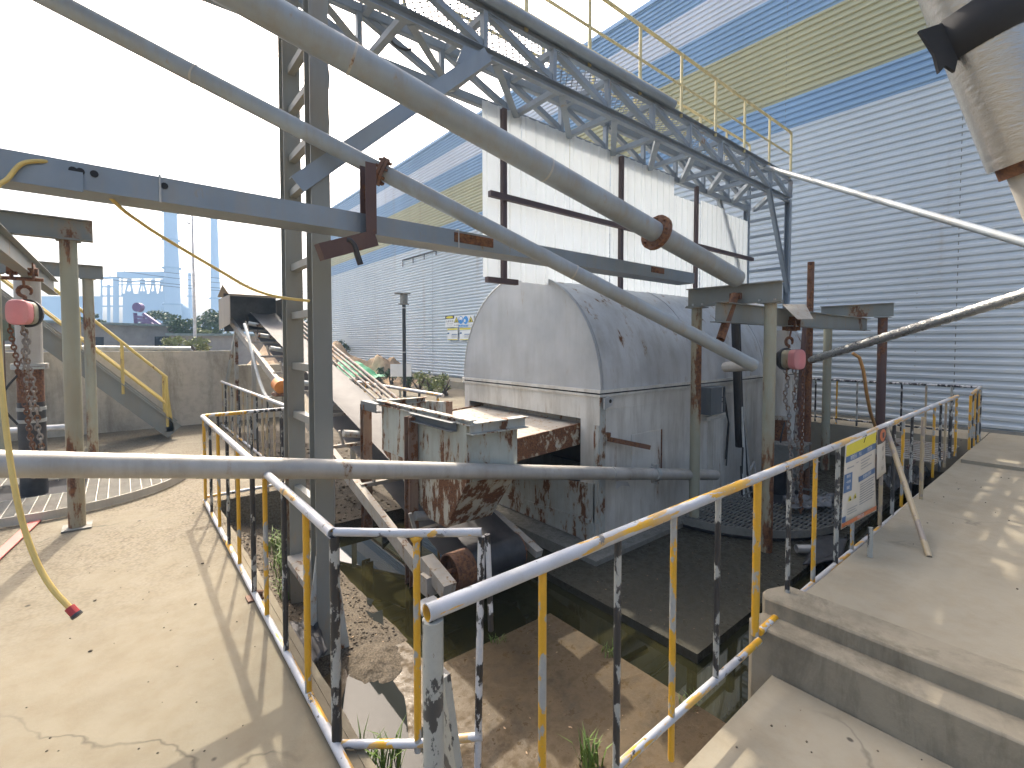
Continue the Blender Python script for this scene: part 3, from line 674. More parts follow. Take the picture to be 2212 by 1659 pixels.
m = MB(); m.tube([(BX0-.05, YH, bz(YH)-PRAD), (BX1+.05, YH, bz(YH)-PRAD)], PRAD-.01, 20); m.build('head_pulley', M['dark'], conv)
dirc = V((0, 1, BSL)).normalized()
# stringer channels along both sides
for x, sgn in ((BX0-.36, 1), (BX1+.2, -1)):
    m = MB(); p = V((x, BYT+.22, bz(BYT+.22)-.22)); q = V((x, YH+.3, bz(YH+.3)-.22))
    m.cbeam(p, q, .07*sgn, .13, .008); m.build('stringer', M['crust'] , conv, smooth=0)
m = MB(); p = V((BX0-.33, BYT-.06, BZT-.13)); m.obox(p+V((0, .02, .0)), (.12, .40, .12), (1, 0, 0), dirc, dirc.cross(V((1, 0, 0)))*-1); m.obox(p+V((-.05, .08, -.08)), (.10, .12, .16), (1, 0, 0), (0, 1, 0), (0, 0, 1)); m.build('bearing_block', M['crust'], conv)
m = MB(); p = V((BX1+.16, BYT-.0, BZT-.15)); m.obox(p+V((0, .06, .02)), (.08, .5, .07), (1, 0, 0), dirc, dirc.cross(V((1, 0, 0)))*-1); m.build('bearing_block', M['crust'], conv)
for k in range(9):
    y = 4.1+k*.95; z = bz(y)
    m = MB(); m.beam((BX0-.36, y, z-.16), (BX1+.2, y, z-.16), .06, .04)
    for x in (BX0-.2, BX1+.12): m.beam((x, y, z-.15), (x+(-.05 if x < 2.6 else .05), y, z+.04), .03, .03)
    fr = m.build('idler_frame', M['crust'], conv)
    m = MB(); m.tube([(BX0-.2, y, z+.0), (BX0+.12, y, z-.06)], .045, 10); m.tube([(BX0+.12, y, z-.065), (BX1-.1, y, z-.065)], .045, 10); m.tube([(BX1-.1, y, z-.06), (BX1+.14, y, z+.0)], .045, 10); m.build('roller', M['galv_rust'], fr)
# rough skirting and pipes along the far edge of the belt
m = MB()
for j, (dx, dz, r_) in enumerate(((.05, .06, .018), (.12, .10, .02), (.20, .12, .022), (.30, .12, .03))):
    m.tube([(BX1+dx, 4.9, bz(4.9)+dz), (BX1+dx, 8, bz(8)+dz+.01), (BX1+dx, 12.4, bz(12.4)+dz)], r_, 8)
m.build('side_pipes', M['crust_dark'], conv)
for y in (6.0, 8.2, 10.4, 12.2):
    for x in (BX0-.36, BX1+.2): m = MB(); m.beam((x, y, bz(y)-.25), (x, y, ramp_z(x, y)-.05 if y < 11 else 0), .07, .07); m.build('leg', M['galv_rust'], conv)
m = MB(); m.beam((BX0-.36, 12.2, bz(12.2)-.3), (BX0-.6, 12.9, 0), .05, .05); m.build('brace', M['galv_rust'], conv)
# hood over the head
hx0, hx1 = BX0-.62, BX1+.42; hy0, hy1 = 11.9, 13.4
zt = PY(496, 636, hy0).z; zb2 = PY(494, 699, hy0).z; hx0 = PY(496, 660, hy0).x; hx1 = PY(618, 645, hy0).x
m = MB()
zr = zt+.05
m.ext([(hx0, hy0, zb2), (hx0, hy0, zt), (hx0, hy1, zr-.05), (hx0, hy1, zb2-.1)], (.015, 0, 0)); m.ext([(hx1, hy0, zb2), (hx1, hy0, zt), (hx1, hy1, zr-.05), (hx1, hy1, zb2-.1)], (.015, 0, 0))
m.ext([(hx0-.02, hy0-.03, zt+.001), (hx1+.03, hy0-.03, zt+.001), (hx1+.03, hy0+.75, zt+.27), (hx0-.02, hy0+.75, zt+.27)], (0, 0, .015)); m.ext([(hx0-.02, hy0+.751, zt+.27), (hx1+.03, hy0+.751, zt+.27), (hx1+.03, hy1, zt+.05), (hx0-.02, hy1, zt+.05)], (0, 0, .015))
m.ext([(hx0+.016, hy0, zt-.03), (hx1, hy0, zt-.03), (hx1, hy0, zt), (hx0+.016, hy0, zt)], (0, .015, 0)); m.build('hood', M['beige_hood'], conv, smooth=0)
m = MB(); m.ext([(hx0+.02, hy0+.9, zb2-.15), (hx1-.01, hy0+.9, zb2-.15), (hx1-.01, hy0+.9, zt+.1), (hx0+.02, hy0+.9, zt+.1)], (0, .01, 0)); m.build('hood_curtain', M['rubber'], conv, smooth=0)
p = PX(605, 833, BX0-.42); m = MB(); m.tube([p+V((0, -.12, -.02)), p+V((0, .12, .02))], .11, 14); m.build('drive_motor', M['orange'], conv)
m = MB(); m.box((p.x-.1, p.y-.14, p.z-.16), (p.x+.12, p.y+.14, p.z-.115)); m.build('motor_bracket', M['rust'], conv)
m = MB(); q0 = PX(528, 700, BX0-.42); q3 = p+V((0, .08, .0))
pts = []
for k in range(13):
    t = k/12; b_ = q0.lerp(q3, t); pts.append(b_+V((0, 0, -.62*math.sin(math.pi*t**1.4))))
m.tube(pts, .028, 8); m.build('motor_cable', M['hose_white'], conv)
# wiggling ochre cable lying on the belt edge
m = MB(); m.tube([PX(a, b, BX1-.04)+V((0, 0, .03)) for a, b in ((727, 813), (735, 830), (746, 848), (757, 860), (766, 864), (772, 860))], .012, 6); m.build('belt_cable', M['hose_orange'], conv)

# ================================================================ TRUSS BRIDGE ON LADDER COLUMNS
TY0, TY1, TX0, TX1, TZ0, TZ1 = 3.53, 4.27, -2.6, 9.5, 4.42, 4.82
br = thing('truss_bridge', 'long blue grey steel truss bridge on ladder columns with mesh deck and pale handrails', 'bridge', (1.11, 3.9, -.4))
m = MB()
for y in (TY0, TY1):
    s = 1 if y == TY0 else -1
    m.cbeam((TX0, y, TZ1), (TX1, y, TZ1), .06*s, .09)
m.build('top_chord', M['steel_blue'], br, smooth=0)
m = MB()
for y in (TY0, TY1):
    s = 1 if y == TY0 else -1
    m.cbeam((TX0, y, TZ0), (TX1, y, TZ0), .06*s, .09)
m.build('bottom_chord', M['steel_blue'], br, smooth=0)
NP = 14; dx = (TX1-TX0)/NP
for y in (TY0, TY1):
    for i in range(NP+1):
        x = TX0+dx*i
        m = MB(); m.cbeam((x, y, TZ0+.045), (x, y, TZ1-.045), .06, .045, up=(1, 0, 0)); m.build('vertical', M['steel_blue'], br, smooth=0)
    for i in range(NP):
        x = TX0+dx*i; m = MB()
        m.angle((x+.03, y-.012, TZ1-.05), (x+dx-.03, y-.012, TZ0+.05), .06, .008, up=(0, 1, 0)); m.build('diagonal', M['steel_blue'], br, smooth=0)
for i in range(NP+1):
    x = TX0+dx*i
    m = MB(); m.cbeam((x+.09, TY0+.03, TZ0-.0), (x+.09, TY1-.03, TZ0), .06, .06); m.build('cross_member', M['steel_blue'], br, smooth=0)
    m = MB(); m.cbeam((x+.05, TY0+.03, TZ1-.02), (x+.05, TY1-.03, TZ1-.02), .06, .06); m.build('cross_member', M['steel_blue'], br, smooth=0)
for i in range(NP):
    x = TX0+dx*i; m = MB(); m.angle((x+.12, TY0+.04, TZ0-.05), (x+dx+.06, TY1-.04, TZ0-.05), .07, .008); m.build('lacing_bar', M['steel_blue'], br, smooth=0)
m = MB()                                                # expanded mesh deck, real strands
zz = TZ1+.05; sx, sy = .09, .05
ys_ = int((TY1-TY0)/sy); x = TX0
k = 0
while x < TX1:
    for sgn in (1, -1):
        a_ = V((x, TY0 if sgn > 0 else TY1, zz)); b_ = V((x+(TY1-TY0)*.9, TY1 if sgn > 0 else TY0, zz)); m.beam(a_, b_, .011, .005)
    x += sx
m.build('mesh_deck', M['steel_blue'], br, smooth=0)
for y in (TY0, TY1):                                    # handrails on both sides
    top = 5.64 if y == TY0 else 5.66
    m = MB(); m.tube([(TX0, y, top), (TX1-.06, y, top), (TX1, y, top-.03), (TX1, y, TZ1+.04)], .022, 8)
    h = m.build('handrail', M['pale_rail'], br)
    m = MB(); m.tube([(TX0, y, 5.24), (TX1, y, 5.24)], .016, 8); m.build('mid_rail', M['pale_rail'], h)
    for i in range(14):
        x = TX0+.2+i*.915
        m = MB(); m.tube([(x, y, TZ1), (x, y, top)], .02, 8); m.build('post', M['pale_rail'], h)
m = MB(); m.tube([(TX0, TY0-.06, TZ1+.055), (5.55, TY0-.06, TZ1+.055)], .055, 14, hollow=.008); m.build('chord_pipe', M['steel_blue'], br)
# columns with rungs
CXL = 1.11
def column(x, y, z0, z1, w_=.13):
    mb = MB(); mb.hbeam((x, y, z0), (x, y, z1), w_, .13, .008, .01, up=(0, 1, 0)); return mb.build('column', M['column'], br, smooth=0)
c1 = column(CXL, TY0, -.5, TZ1-.05); c2 = column(CXL, TY1-.05, -.5, TZ1-.05)
m = MB()
for sx in (1, -1): m.ext([(CXL+sx*.066, TY0-.06, -.5), (CXL+sx*.17, TY0-.06, -.5), (CXL+sx*.066, TY0-.06, .28)], (0, .012, 0)); m.ext([(CXL+sx*.066, TY0+.05, -.5), (CXL+sx*.17, TY0+.05, -.5), (CXL+sx*.066, TY0+.05, .28)], (0, .012, 0))
m.build('base_gusset', M['frame_rust'], c1, smooth=0)
for z in (4.0, 3.68, 3.3, 3.02, 2.42, 2.03, 1.62, 1.22, .6):
    m = MB(); m.cbeam((CXL, TY0+.06, z), (CXL, TY1-.11, z), .055, .055); m.build('rung', M['column'], br, smooth=0)
m = MB(); m.beam((CXL-.02, TY0+.06, .0), (CXL-.02, TY1-.11, .02), .16, .05); m.build('rung', M['crust'], br, smooth=0)
for y in (TY0, TY1):
    z0 = 1.95 if y == TY0 else 2.6
    mb = MB(); mb.cbeam((TX1-.08, y, z0), (TX1-.08, y, TZ0), .09, .09, up=(0, 1, 0)); mb.build('column', M['steel_blue'], br, smooth=0)
for z in (4.15, 3.85, 3.5, 3.2, 2.9): m = MB(); m.beam((TX1-.08, TY0+.04, z), (TX1-.08, TY1-.04, z), .04, .045); m.build('rung', M['steel_blue'], br, smooth=0)
m = MB()
for ya_, yb_ in ((150, 330), (430, 520)):
    pts = [PX(703+2*math.sin(k*1.3), ya_+(yb_-ya_)*k/9, CXL+.075)+V((0, -.04, 0)) for k in range(10)]; m.tube(pts, .011, 6)
pts = [PX(a, b, CXL+.08)+V((0, -.05, 0)) for a, b in ((706, 520), (700, 540), (693, 560), (690, 580))]; m.tube(pts, .011, 6)
tag(m.build('column_cable', M['cable'], c1), kind='stuff')
# knee braces
def brace(a, b, w_=.10, mat='steel_blue'):
    mb = MB(); mb.cbeam(a, b, .06, w_); return mb.build('knee_brace', M[mat], br, smooth=0)
brace(PY(1050, 120, TY0-.05), PY(640, 400, TY0-.05), .12)
brace((TX1-1.0, TY0-.03, TZ0), (TX1-.10, TY0-.03, 2.75), .08); brace((TX1-1.2, TY1, TZ0), (TX1-.1, TY1, 2.7), .08)
m = MB()
m.ext([PY(1000, 100, TY0-.03), PY(1065, 122, TY0-.03), PY(1020, 145, TY0-.03), PY(985, 135, TY0-.03)], (0, -.01, 0)); m.build('gusset_plate', M['steel_blue'], br, smooth=0)
# white cladding screen hanging from the bridge
SX0, SX1, SZ0 = 3.06, 9.35, 2.53
SY = TY1-.05
for i, (x0, x1) in enumerate(((SX0, 3.62), (3.625, 4.42), (4.43, 5.22), (5.225, 5.95), (5.955, 6.8), (6.81, 7.6), (7.61, 8.45), (8.46, SX1))):
    m = MB(); zt_ = TZ0+.01 if i < 5 else TZ0-.20-.07*(i % 2)
    prof_ = []; x = x0
    while x < x1-.02:
        prof_ += [(x, 0), (x+.05, 0), (x+.062, -.016), (x+.098, -.016), (x+.11, 0)]; x += .16
    prof_ = [q for q in prof_ if q[0] < x1]+[(x1, 0)]; k = len(prof_); tl = .012*(i % 3-1)
    m.add([(a, SY+b+tl, SZ0-.01*(i % 2)) for a, b in prof_]+[(a, SY+b, zt_) for a, b in prof_], [(j, j+k, j+k+1, j+1) for j in range(k-1)])
    m.build('screen_panel', M['screen'], br, smooth=20)
m = MB()
for px in (1088, 1342, 1505):
    p = PY(px, 400, SY-.05); m.beam((p.x, SY-.05, SZ0-.02), (p.x, SY-.05, TZ0-.03), .055, .055)
for z in (3.41,): m.beam((SX0+.02, SY-.105, z), (SX1, SY-.105, z), .055, .06)
m.beam((SX0+.02, SY-.05, SZ0-.03), (SX0+.45, SY-.05, SZ0-.03), .06, .06); m.build('screen_frame', M['brown_frame'], br, smooth=0)
m = MB(); m.tube([PY(a, b, TY1-.03) for a, b in ((838, 78), (850, 95), (862, 103), (876, 108), (888, 106))], .012, 6); m.build('loose_cable', M['cable'], br)

# ================================================================ GALVANISED BEAM WITH BRACKET AND HANGING HOSES
GY = 3.08
gb = thing('galvanised_beam', 'long mottled galvanised box beam crossing in front of the ladder columns', 'beam', (2, GY, 2.5))
a, b = PY(0, 376, GY), PY(1490, 596, GY)
zg = (a.z+b.z)/2; a.z = b.z = zg
dq = (b-a).normalized(); aa = a-dq*2.5
m = MB(); m.beam(aa+V((0, .05, 0)), b+V((0, .05, 0)), .22, .125); m.build('box_section', M['galv'], gb, smooth=0)
m = MB(); c_ = PY(1010, 500, GY); m.beam((c_.x-.16, GY-.062, zg+.01), (c_.x+.2, GY-.062, zg+.01), .01, .07); c_ = PY(1408, 577, GY); m.beam((c_.x-.1, GY-.062, zg+.02), (c_.x+.14, GY-.062, zg+.02), .01, .06); m.build('rust_plate', M['rust'], gb, smooth=0)
m = MB(); c_ = PY(120, 420, GY); m.beam((c_.x-.55, GY-.063, zg-.03), (c_.x+.1, GY-.063, zg-.03), .012, .09); m.build('splice_plate', M['galv'], gb, smooth=0)
m = MB()
for px in (158, 174, 204, 355):
    c_ = PY(px, 385, GY-.062); m.tube([(c_.x, GY-.066, zg+.02), (c_.x, GY-.058, zg+.02)], .016, 10)
m.build('bolt_hole', M['dark'], gb)  # dark discs paint the shade of the holes on the web
m = MB()
for px in (345, 980):
    c_ = PY(px, 440, GY); m.tube([(c_.x, GY-.068, zg-.068), (c_.x, GY-.068, zg+.068), (c_.x, GY+.066, zg+.068)], .005, 5)
m.build('tie_wire', M['wire'], gb)
bk = PY(793, 470, GY-.07); tp = PY(792, 358, GY-.07)
m = MB(); m.cbeam((bk.x, GY-.09, zg-.075), (bk.x, GY-.09, tp.z), .07, .10, .008, up=(0, 1, 0)); m.build('bracket_post', M['brown'], gb, smooth=0)
e_ = PY(690, 545, GY-.13); m = MB(); m.beam((bk.x+.03, GY-.1, zg-.10), e_, .07, .10); m.build('bracket_arm', M['brown'], gb, smooth=0)
m = MB(); m.tube([PY(a_, b_, GY-.14) for a_, b_ in ((748, 518), (757, 520), (765, 530), (771, 548), (779, 572))], .019, 10); m.build('rubber_tail', M['rubber'], gb)

def dline(name, label, pa, da, pb, db, r_, mat, ext=2.0, cat='pipe', n=18, **kw):
    """straight pipe through two measured ends, continued past the first one"""
    a = D(*pa, da); b = D(*pb, db); d = (b-a).normalized(); a2 = a-d*ext
    t_ = thing(name, label, cat, b); mb = MB(); mb.tube([a2, a.lerp(b, .5), b], r_, n, **kw); mb.build('tube', M[mat], t_, smooth=40)
    return t_, a, b, d
def flange(t_, c, d, r_, th=.022, bolts=8, mat='rust'):
    mb = MB(); mb.tube([c-d*(th*1.05), c-d*.002], r_, 20); mb.tube([c+d*.002, c+d*th], r_, 20); f = mb.build('flange', M[mat], t_, smooth=40)
    _, s, u = basis(d); mb = MB()
    for k in range(bolts):
        p = c+s*(math.cos(k*2*math.pi/bolts)*r_*.8)+u*(math.sin(k*2*math.pi/bolts)*r_*.8); mb.tube([p-d*(th*2), p+d*(th*2)], .011, 6)
    mb.build('bolts', M[mat], f)
bp_, a, b, d = dline('large_pipe', 'thickest slanting grey pipe, running from the upper left to the hoist beam', (530, 0-4), 2.72, (1592, 602), 5.25, .098, 'pipe', 3.5)
c = a.lerp(b, 0); 
def along(a, b, px):
    lo, hi = 0.0, 1.0
    for _ in range(40):
        t = (lo+hi)/2; p = a.lerp(b, t)-O; x = CX+F*p.dot(RT)/p.dot(FW)
        if x < px: lo = t
        else: hi = t
    return a.lerp(b, lo)
flange(bp_, along(a, b, 1418), d, .17)
for px in (760, 1180): c = along(a, b, px); m = MB(); m.tube([c-d*.008, c+d*.008], .1005, 18); m.build('weld_ring', M['pipe_dull'], bp_)
sp_, a, b, d = dline('slanting_pipe', 'thinner grey slanting pipe ending in the air by the rusty hoist posts', (330, 113), 2.95, (1628, 790), 4.3, .058, 'pipe', 2.5)
flange(sp_, along(a, b, 824), d, .10)
for px in (420, 1240): c = along(a, b, px); m = MB(); m.tube([c-d*.006, c+d*.006], .0605, 18); m.build('weld_ring', M['pipe_dull'], sp_)
m = MB(); p1 = b-d*.02; q1 = D(1568, 793, 4.75); m.tube([p1, q1], .05, 12); m.build('return_stub', M['pipe_dull'], sp_)
lp_, a, b, d = dline('level_pipe', 'pale pipe crossing at waist height and resting on the left railing', (0, 1002), 2.3, (1545, 1026), 6.3, .067, 'pipe_dull', 2.0)
m = MB(); c = along(a, b, 430); m.tube([c-d*.006, c+d*.006], .0695, 18); m.build('weld_ring', M['pipe_dull'], lp_); m = MB(); c = along(a, b, 1322); m.tube([c-d*.012, c+d*.012], .072, 18); m.build('weld_ring', M['pipe_dull'], lp_)
m = MB(); c = along(a, b, 1415); m.tube([c-d*.03, c+d*.03], .082, 18); m.obox(c+V((0, 0, -.1)), (.05, .03, .07), d, (0, 0, 1), d.cross(V((0, 0, 1)))); m.obox(c+V((0, 0, .1)), (.05, .03, .07), d, (0, 0, 1), d.cross(V((0, 0, 1)))); m.build('pipe_clamp', M['galv_rust'], lp_)
m = MB(); c = along(a, b, 1330)-V((0, 0, .05)); m.ext([c+V((0, 0, -.03)), c+d*.2+V((0, 0, -.04)), c+d*.24+V((0, 0, -.09)), c+d*.1+V((0, 0, -.08)), c+V((0, 0, -.12))], d.cross(V((0, 0, 1)))*.004); m.build('rag', M['plaster'], lp_)
tp_ = thing('thin_pipe', 'thin pale pipe running from the bridge end down past the shed wall', 'pipe', D(1640, 357, 8.3))
a, b = D(1638, 356, 8.2), D(2212, 524, 4.2); m = MB(); m.tube([a, a.lerp(b, .5), b+(b-a)*.4], .038, 14); m.build('tube', M['pipe'], tp_)
m = MB(); d = (b-a).normalized(); m.tube([a-d*.05, a+d*.05], .055, 12); m.build('end_collar', M['rust'], tp_)
# foil wrapped pipe on the right
fp = thing('foil_pipe', 'silver foil wrapped pipe rising to the right edge in front of the shed wall', 'pipe', D(1755, 776, 7))
a, b = D(1752, 778, 7.0), D(2212, 636, 4.2); bb = b+(b-a)*.35; n = 60; pts = []; rr = []
for k in range(n+1):
    pts.append(a.lerp(bb, k/n)); rr.append(.05+.006*(k % 2)+.004*mnoise.noise(V((k*.7, 0, 0))))
m = MB(); m.tube(pts, rr, 14); m.build('wrapping', M['foil'], fp, smooth=50)
m = MB(); m.tube([a.lerp(bb, .14)+V((0, -.02, .035)), a.lerp(bb, .29)+V((0, -.02, .045))], .03, 8); m.build('torn_strip', M['rubber'], fp)
oh = thing('orange_hose', 'ochre hose hanging from the foil wrapped pipe to the pit edge', 'hose', D(1870, 770, 6.4))
m = MB(); m.tube([D(x, y, d_) for x, y, d_ in ((1842, 763, 6.35), (1856, 772, 6.35), (1865, 800, 6.4), (1872, 850, 6.5), (1880, 890, 6.7), (1892, 925, 7.0), (1905, 960, 7.4))], .022, 8); m.build('tube', M['hose_orange'], oh); 
# big insulated duct, upper right
du = thing('insulated_duct', 'wide foil insulated duct cutting the upper right corner with a black rubber strap', 'duct', D(2216, 297, 2.1))
a, b = D(2036, -165, 2.0), D(2236, 336, 2.0); n = 90; pts, rr = [], []
for k in range(n+1):
    pts.append(a.lerp(b, k/n)); rr.append(.150+.0008*mnoise.noise(V((k*.45, 3, 0))))
m = MB(); m.tube(pts, rr, 40); m.build('insulation', M['foil_dull'], du, smooth=60)
d = (b-a).normalized(); m = MB(); m.tube([b-d*.03, b+d*.05], .125, 28); m.build('end_ring', M['rust'], du); m = MB(); m.tube([b, b+d*1.2], .10, 24); m.build('inner_pipe', M['pipe_dull'], du)
c = along(a, b, 2124); sd_ = (RT*.915+UP*.40).normalized(); ax = (UP*.915-RT*.40).normalized()
m = MB(); nf = V(FW)
pts = []
for k in range(25):
    t = math.pi*(1.12*k/24-.06); pts.append((c+sd_*(-math.cos(t)*.158)-nf*(math.sin(t)*.158)))
vs = [p+ax*h for h in (-.085, .085) for p in pts]; k = len(pts)
m.add(vs, [(i, i+1, i+1+k, i+k) for i in range(k-1)])
tail = [c-sd_*.155-ax*.075, c-sd_*.155+ax*.075, c-sd_*.255+ax*.085, c-sd_*.235-ax*.03, c-sd_*.25-ax*.105, c-sd_*.215-ax*.085, c-sd_*.19-ax*.125]
m.ext(tail, nf*.006); so_ = m.build('rubber_strap', M['strap'], du, smooth=50)
sm = so_.modifiers.new('solid', 'SOLIDIFY'); sm.thickness = .006

# yellow air hose slung over the beam, loose end hanging
yh = thing('air_hose', 'yellow air hose slung over the galvanised beam with dangling red end', 'hose', D(160, 1318, 1.7))
m = MB(); pts = [(0, 795, 1.75), (8, 880, 1.72), (20, 980, 1.7), (33, 1060, 1.68), (52, 1140, 1.67), (80, 1215, 1.66), (112, 1270, 1.65), (150, 1312, 1.65)]
up_ = [(118, 352, 2.18), (80, 348, 2.12), (45, 355, 2.08), (18, 385, 2.05), (-12, 420, 2.0), (-20, 560, 1.9), (-8, 700, 1.8)]
run = [(669, 650, 3.1), (600, 641, 3.0), (540, 622, 2.95), (480, 588, 2.85), (420, 553, 2.75), (340, 505, 2.6), (300, 478, 2.52), (262, 450, 2.4), (200, 390, 2.33), (160, 362, 2.25)]
def smooth_path(q, n=6):
    out = []
    for i in range(len(q)-1):
        p0, p1, p2, p3 = q[max(i-1, 0)], q[i], q[i+1], q[min(i+2, len(q)-1)]
        for k in range(n):
            t = k/n; out.append(p1*1.0+(p2-p0)*(.5*t)+(p0*2-p1*5+p2*4-p3)*(.5*t*t)+(p1*3-p0-p2*3+p3)*(.5*t**3))
    out.append(q[-1]); return out
m.tube(smooth_path([D(*q) for q in run+up_+pts]), .0092, 10); m.build('tube', M['hose_yellow'], yh)
a, b = D(150, 1312, 1.65), D(163, 1326, 1.65); m = MB(); m.tube([a, b], .015, 12); m.build('red_coupling', M['red'], yh); m = MB(); m.tube([b, b+(b-a)*.35], .017, 12); m.build('black_tip', M['rubber'], yh)

# ================================================================ HOIST FRAMES (left and right)
def tubepost(x, y, z0, z1, r_, mat, fr):
    mb = MB(); mb.tube([(x, y, z0), (x, y, z0+(z1-z0)*.5), (x, y, z1)], r_, 16)
    return mb.build('post', M[mat], fr)
def plate(x, y, z, s, fr, mat='hoist_beam'):
    mb = MB(); mb.box((x-s, y-s, z), (x+s, y+s, z+.012)); mb.build('base_plate', M[mat], fr, smooth=0)
LF = thing('hoist_frame', 'grey steel hoist frame over the left grating with rust streaked round posts', 'frame', (-.8, 8, 0), 'hoist frames over the tanks')
for x, y in ((-.37, 6.25), (-.37, 9.74), (-1.35, 9.74), (-1.6, 6.25)):
    tubepost(x, y, 0, 2.8, .066, 'post_rust', LF); plate(x, y, .004, .11, LF, 'pad'); plate(x, y, 2.788, .09, LF)
for y in (6.25, 9.74):
    m = MB(); m.hbeam((-2.6, y, 2.9), (-.19, y, 2.9), .11, .20); m.build('cross_beam', M['hoist_beam'], LF, smooth=0)
m = MB(); m.hbeam((-.80, 5.6, 2.68), (-.80, 10.4, 2.68), .12, .22); m.build('runway_beam', M['hoist_beam'], LF, smooth=0)
RF = thing('hoist_frame', 'olive hoist frame over the right tank with rusty posts beside the machine', 'frame', (7.7, 2.6, -.5), 'hoist frames over the tanks')
for x, y, mt in ((5.48, 3.07, 'post_rust'), (5.48, 2.21, 'post_rust'), (9.9, 3.0, 'post_rust'), (9.9, 2.2, 'brown')):
    tubepost(x, y, -.5, 2.25, .062 if x < 6 else .068, mt, RF); plate(x, y, 2.24, .10, RF)
y0, y1 = PX(1688, 620, 5.43).y, PX(1485, 640, 5.43).y
m = MB(); m.hbeam((5.45, y0, 2.365), (5.45, y1, 2.365), .11, .22); m.build('cross_beam', M['hoist_beam'], RF, smooth=0)
m = MB()
for yy in (y0+.06, y0+.22, y1-.08, y1-.2): m.tube([(5.42, yy, 2.24), (5.42, yy, 2.29)], .012, 6)
m.build('bolts', M['galv_rust'], RF)
y0, y1 = PX(1930, 670, 9.85).y, PX(1773, 670, 9.85).y
m = MB(); m.hbeam((9.87, y0, 2.37), (9.87, y1, 2.37), .11, .22); m.build('cross_beam', M['hoist_beam'], RF, smooth=0)
m = MB(); m.hbeam((4.88, 2.52, 2.14), (10.3, 2.52, 2.14), .12, .22); m.build('runway_beam', M['hoist_beam'], RF, smooth=0)
m = MB(); m.tube([PX(1588, 637, 5.37), PX(1556, 734, 5.0)], .045, 12, hollow=.006); m.build('pipe_stub', M['rust'], RF); m = MB(); m.obox(PX(1589, 640, 5.385), (.05, .12, .07), (1, 0, 0), (0, 1, 0), (0, 0, 1)); m.build('weld_lump', M['rust'], RF)
p = PY(1740, 675, 2.40); m = MB(); m.ext([PY(1690, 658, 2.52), PY(1740, 658, 2.52), PY(1757, 690, 2.2), PY(1722, 690, 2.2)], (0, 0, .006)); m.build('cover_sheet', M['crust'], RF, smooth=0)

def link_chain(mb, a, b, L=.05, r_=.006, wob=.0, seed=0):
    d = b-a; n = max(2, int(d.length/(L*.72))); dd, s, u = basis(d)
    for k in range(n):
        c = a+d*((k+.5)/n)+s*(wob*mnoise.noise(V((k*.21, seed, 0))))+u*(wob*mnoise.noise(V((k*.21, seed, 9))))
        w1, w2 = (s, u) if k % 2 else (u, s); q = []
        for t in range(8):
            an = 2*math.pi*t/8; q.append(c+dd*(math.cos(an)*L*.5)+w1*(math.sin(an)*L*.32))
        q.append(q[0]); mb.tube(q, r_, 5, caps=False)
def chain_hoist(label, c, face, z_end, sway, spread, trolley_z):
    """hand chain hoist: drum body, dark gear housing, pink cover, top hook, trolley, chains"""
    t_ = thing('chain_hoist', label, 'hoist', c, 'hand chain hoists')
    f = V(face).normalized(); s = f.cross(V((0, 0, 1))).normalized(); up_ = V((0, 0, 1))
    def disc(o, w_, rx, rz, n=24, flat_=0): 
        ring = [o+s*(math.cos(2*math.pi*k/n)*rx)+up_*(math.sin(2*math.pi*k/n)*rz) for k in range(n)]; return ring
    def loft(offs, name, mat, sq=1.0):
        mb = MB(); n = 24; rings = []
        for w_, rx, rz in offs:
            ring = []
            for k in range(n):
                an = 2*math.pi*k/n; cx_, sx_ = math.cos(an), math.sin(an)
                ring.append(c+f*w_+s*(rx*math.copysign(abs(cx_)**sq, cx_))+up_*(rz*math.copysign(abs(sx_)**sq, sx_)))
            rings += ring
        m_ = len(offs); mb.add(rings, [(i*n+k, i*n+(k+1) % n, (i+1)*n+(k+1) % n, (i+1)*n+k) for i in range(m_-1) for k in range(n)]+[tuple(range(n-1, -1, -1)), tuple(range((m_-1)*n, m_*n))])
        return mb.build(name, mat, t_, smooth=40)
    loft([(-.17, .06, .07), (-.165, .10, .12), (-.12, .125, .15), (-.07, .13, .155), (-.06, .11, .13)], 'gear_case', M['cable'])
    loft([(-.06, .10, .125), (.05, .10, .125)], 'hoist_body', M['post_rust'], .6)
    loft([(.05, .098, .13), (.13, .10, .135), (.15, .092, .125), (.155, .07, .1)], 'cover', M['pink'], .62)
    mb = MB(); hk = c+up_*.15-f*.03; q = [hk+up_*.0, hk+up_*.03]
    for k in range(13):
        an = -math.pi/2+2*math.pi*.86*k/12; q.append(hk+up_*(.085+.055*math.sin(an))+s*(.055*math.cos(an)))
    mb.tube(q, [.018]*2+[.02]*10+[.016, .013, .01], 8); mb.build('hook', M['rust'], t_)
    tr = V((c.x, c.y, trolley_z)); ax = V((0, 1, 0)) if abs(face[0]) > .9 else V((1, 0, 0))
    mb = MB(); mb.tube([hk+up_*.12, tr+up_*-.03], .012, 8)
    for k in (-1, 1): mb.obox(tr+s*(k*.0)+ax*(k*.085)+up_*.05, (.014, .16, .18), ax, ax.cross(up_), up_); mb.tube([tr+ax*(k*.04)+up_*.05, tr+ax*(k*.12)+up_*.05], .045, 12)
    mb.tube([tr+ax*-.16-up_*.03, tr+ax*.16-up_*.03], .02, 8); mb.build('trolley', M['rust'], t_)
    for k, (o_, r_, L, w_) in enumerate((((.0, -.06, 0), .009, .07, .03), ((.0, .03, 0), .009, .07, .03), ((.0, .10, 0), .008, .06, .01))):
        mb = MB(); st_ = c+f*o_[1]+s*(spread[k][0])-up_*.13; en = V((c.x, c.y, z_end))+V(sway)*(1+.12*k)+s*(spread[k][1])
        link_chain(mb, st_, en, L, r_, w_, k); mb.build('chain', M['rust'] if k == 2 else M['crust_dark'], t_)
    return t_
cl = PX(52, 676, -.80)
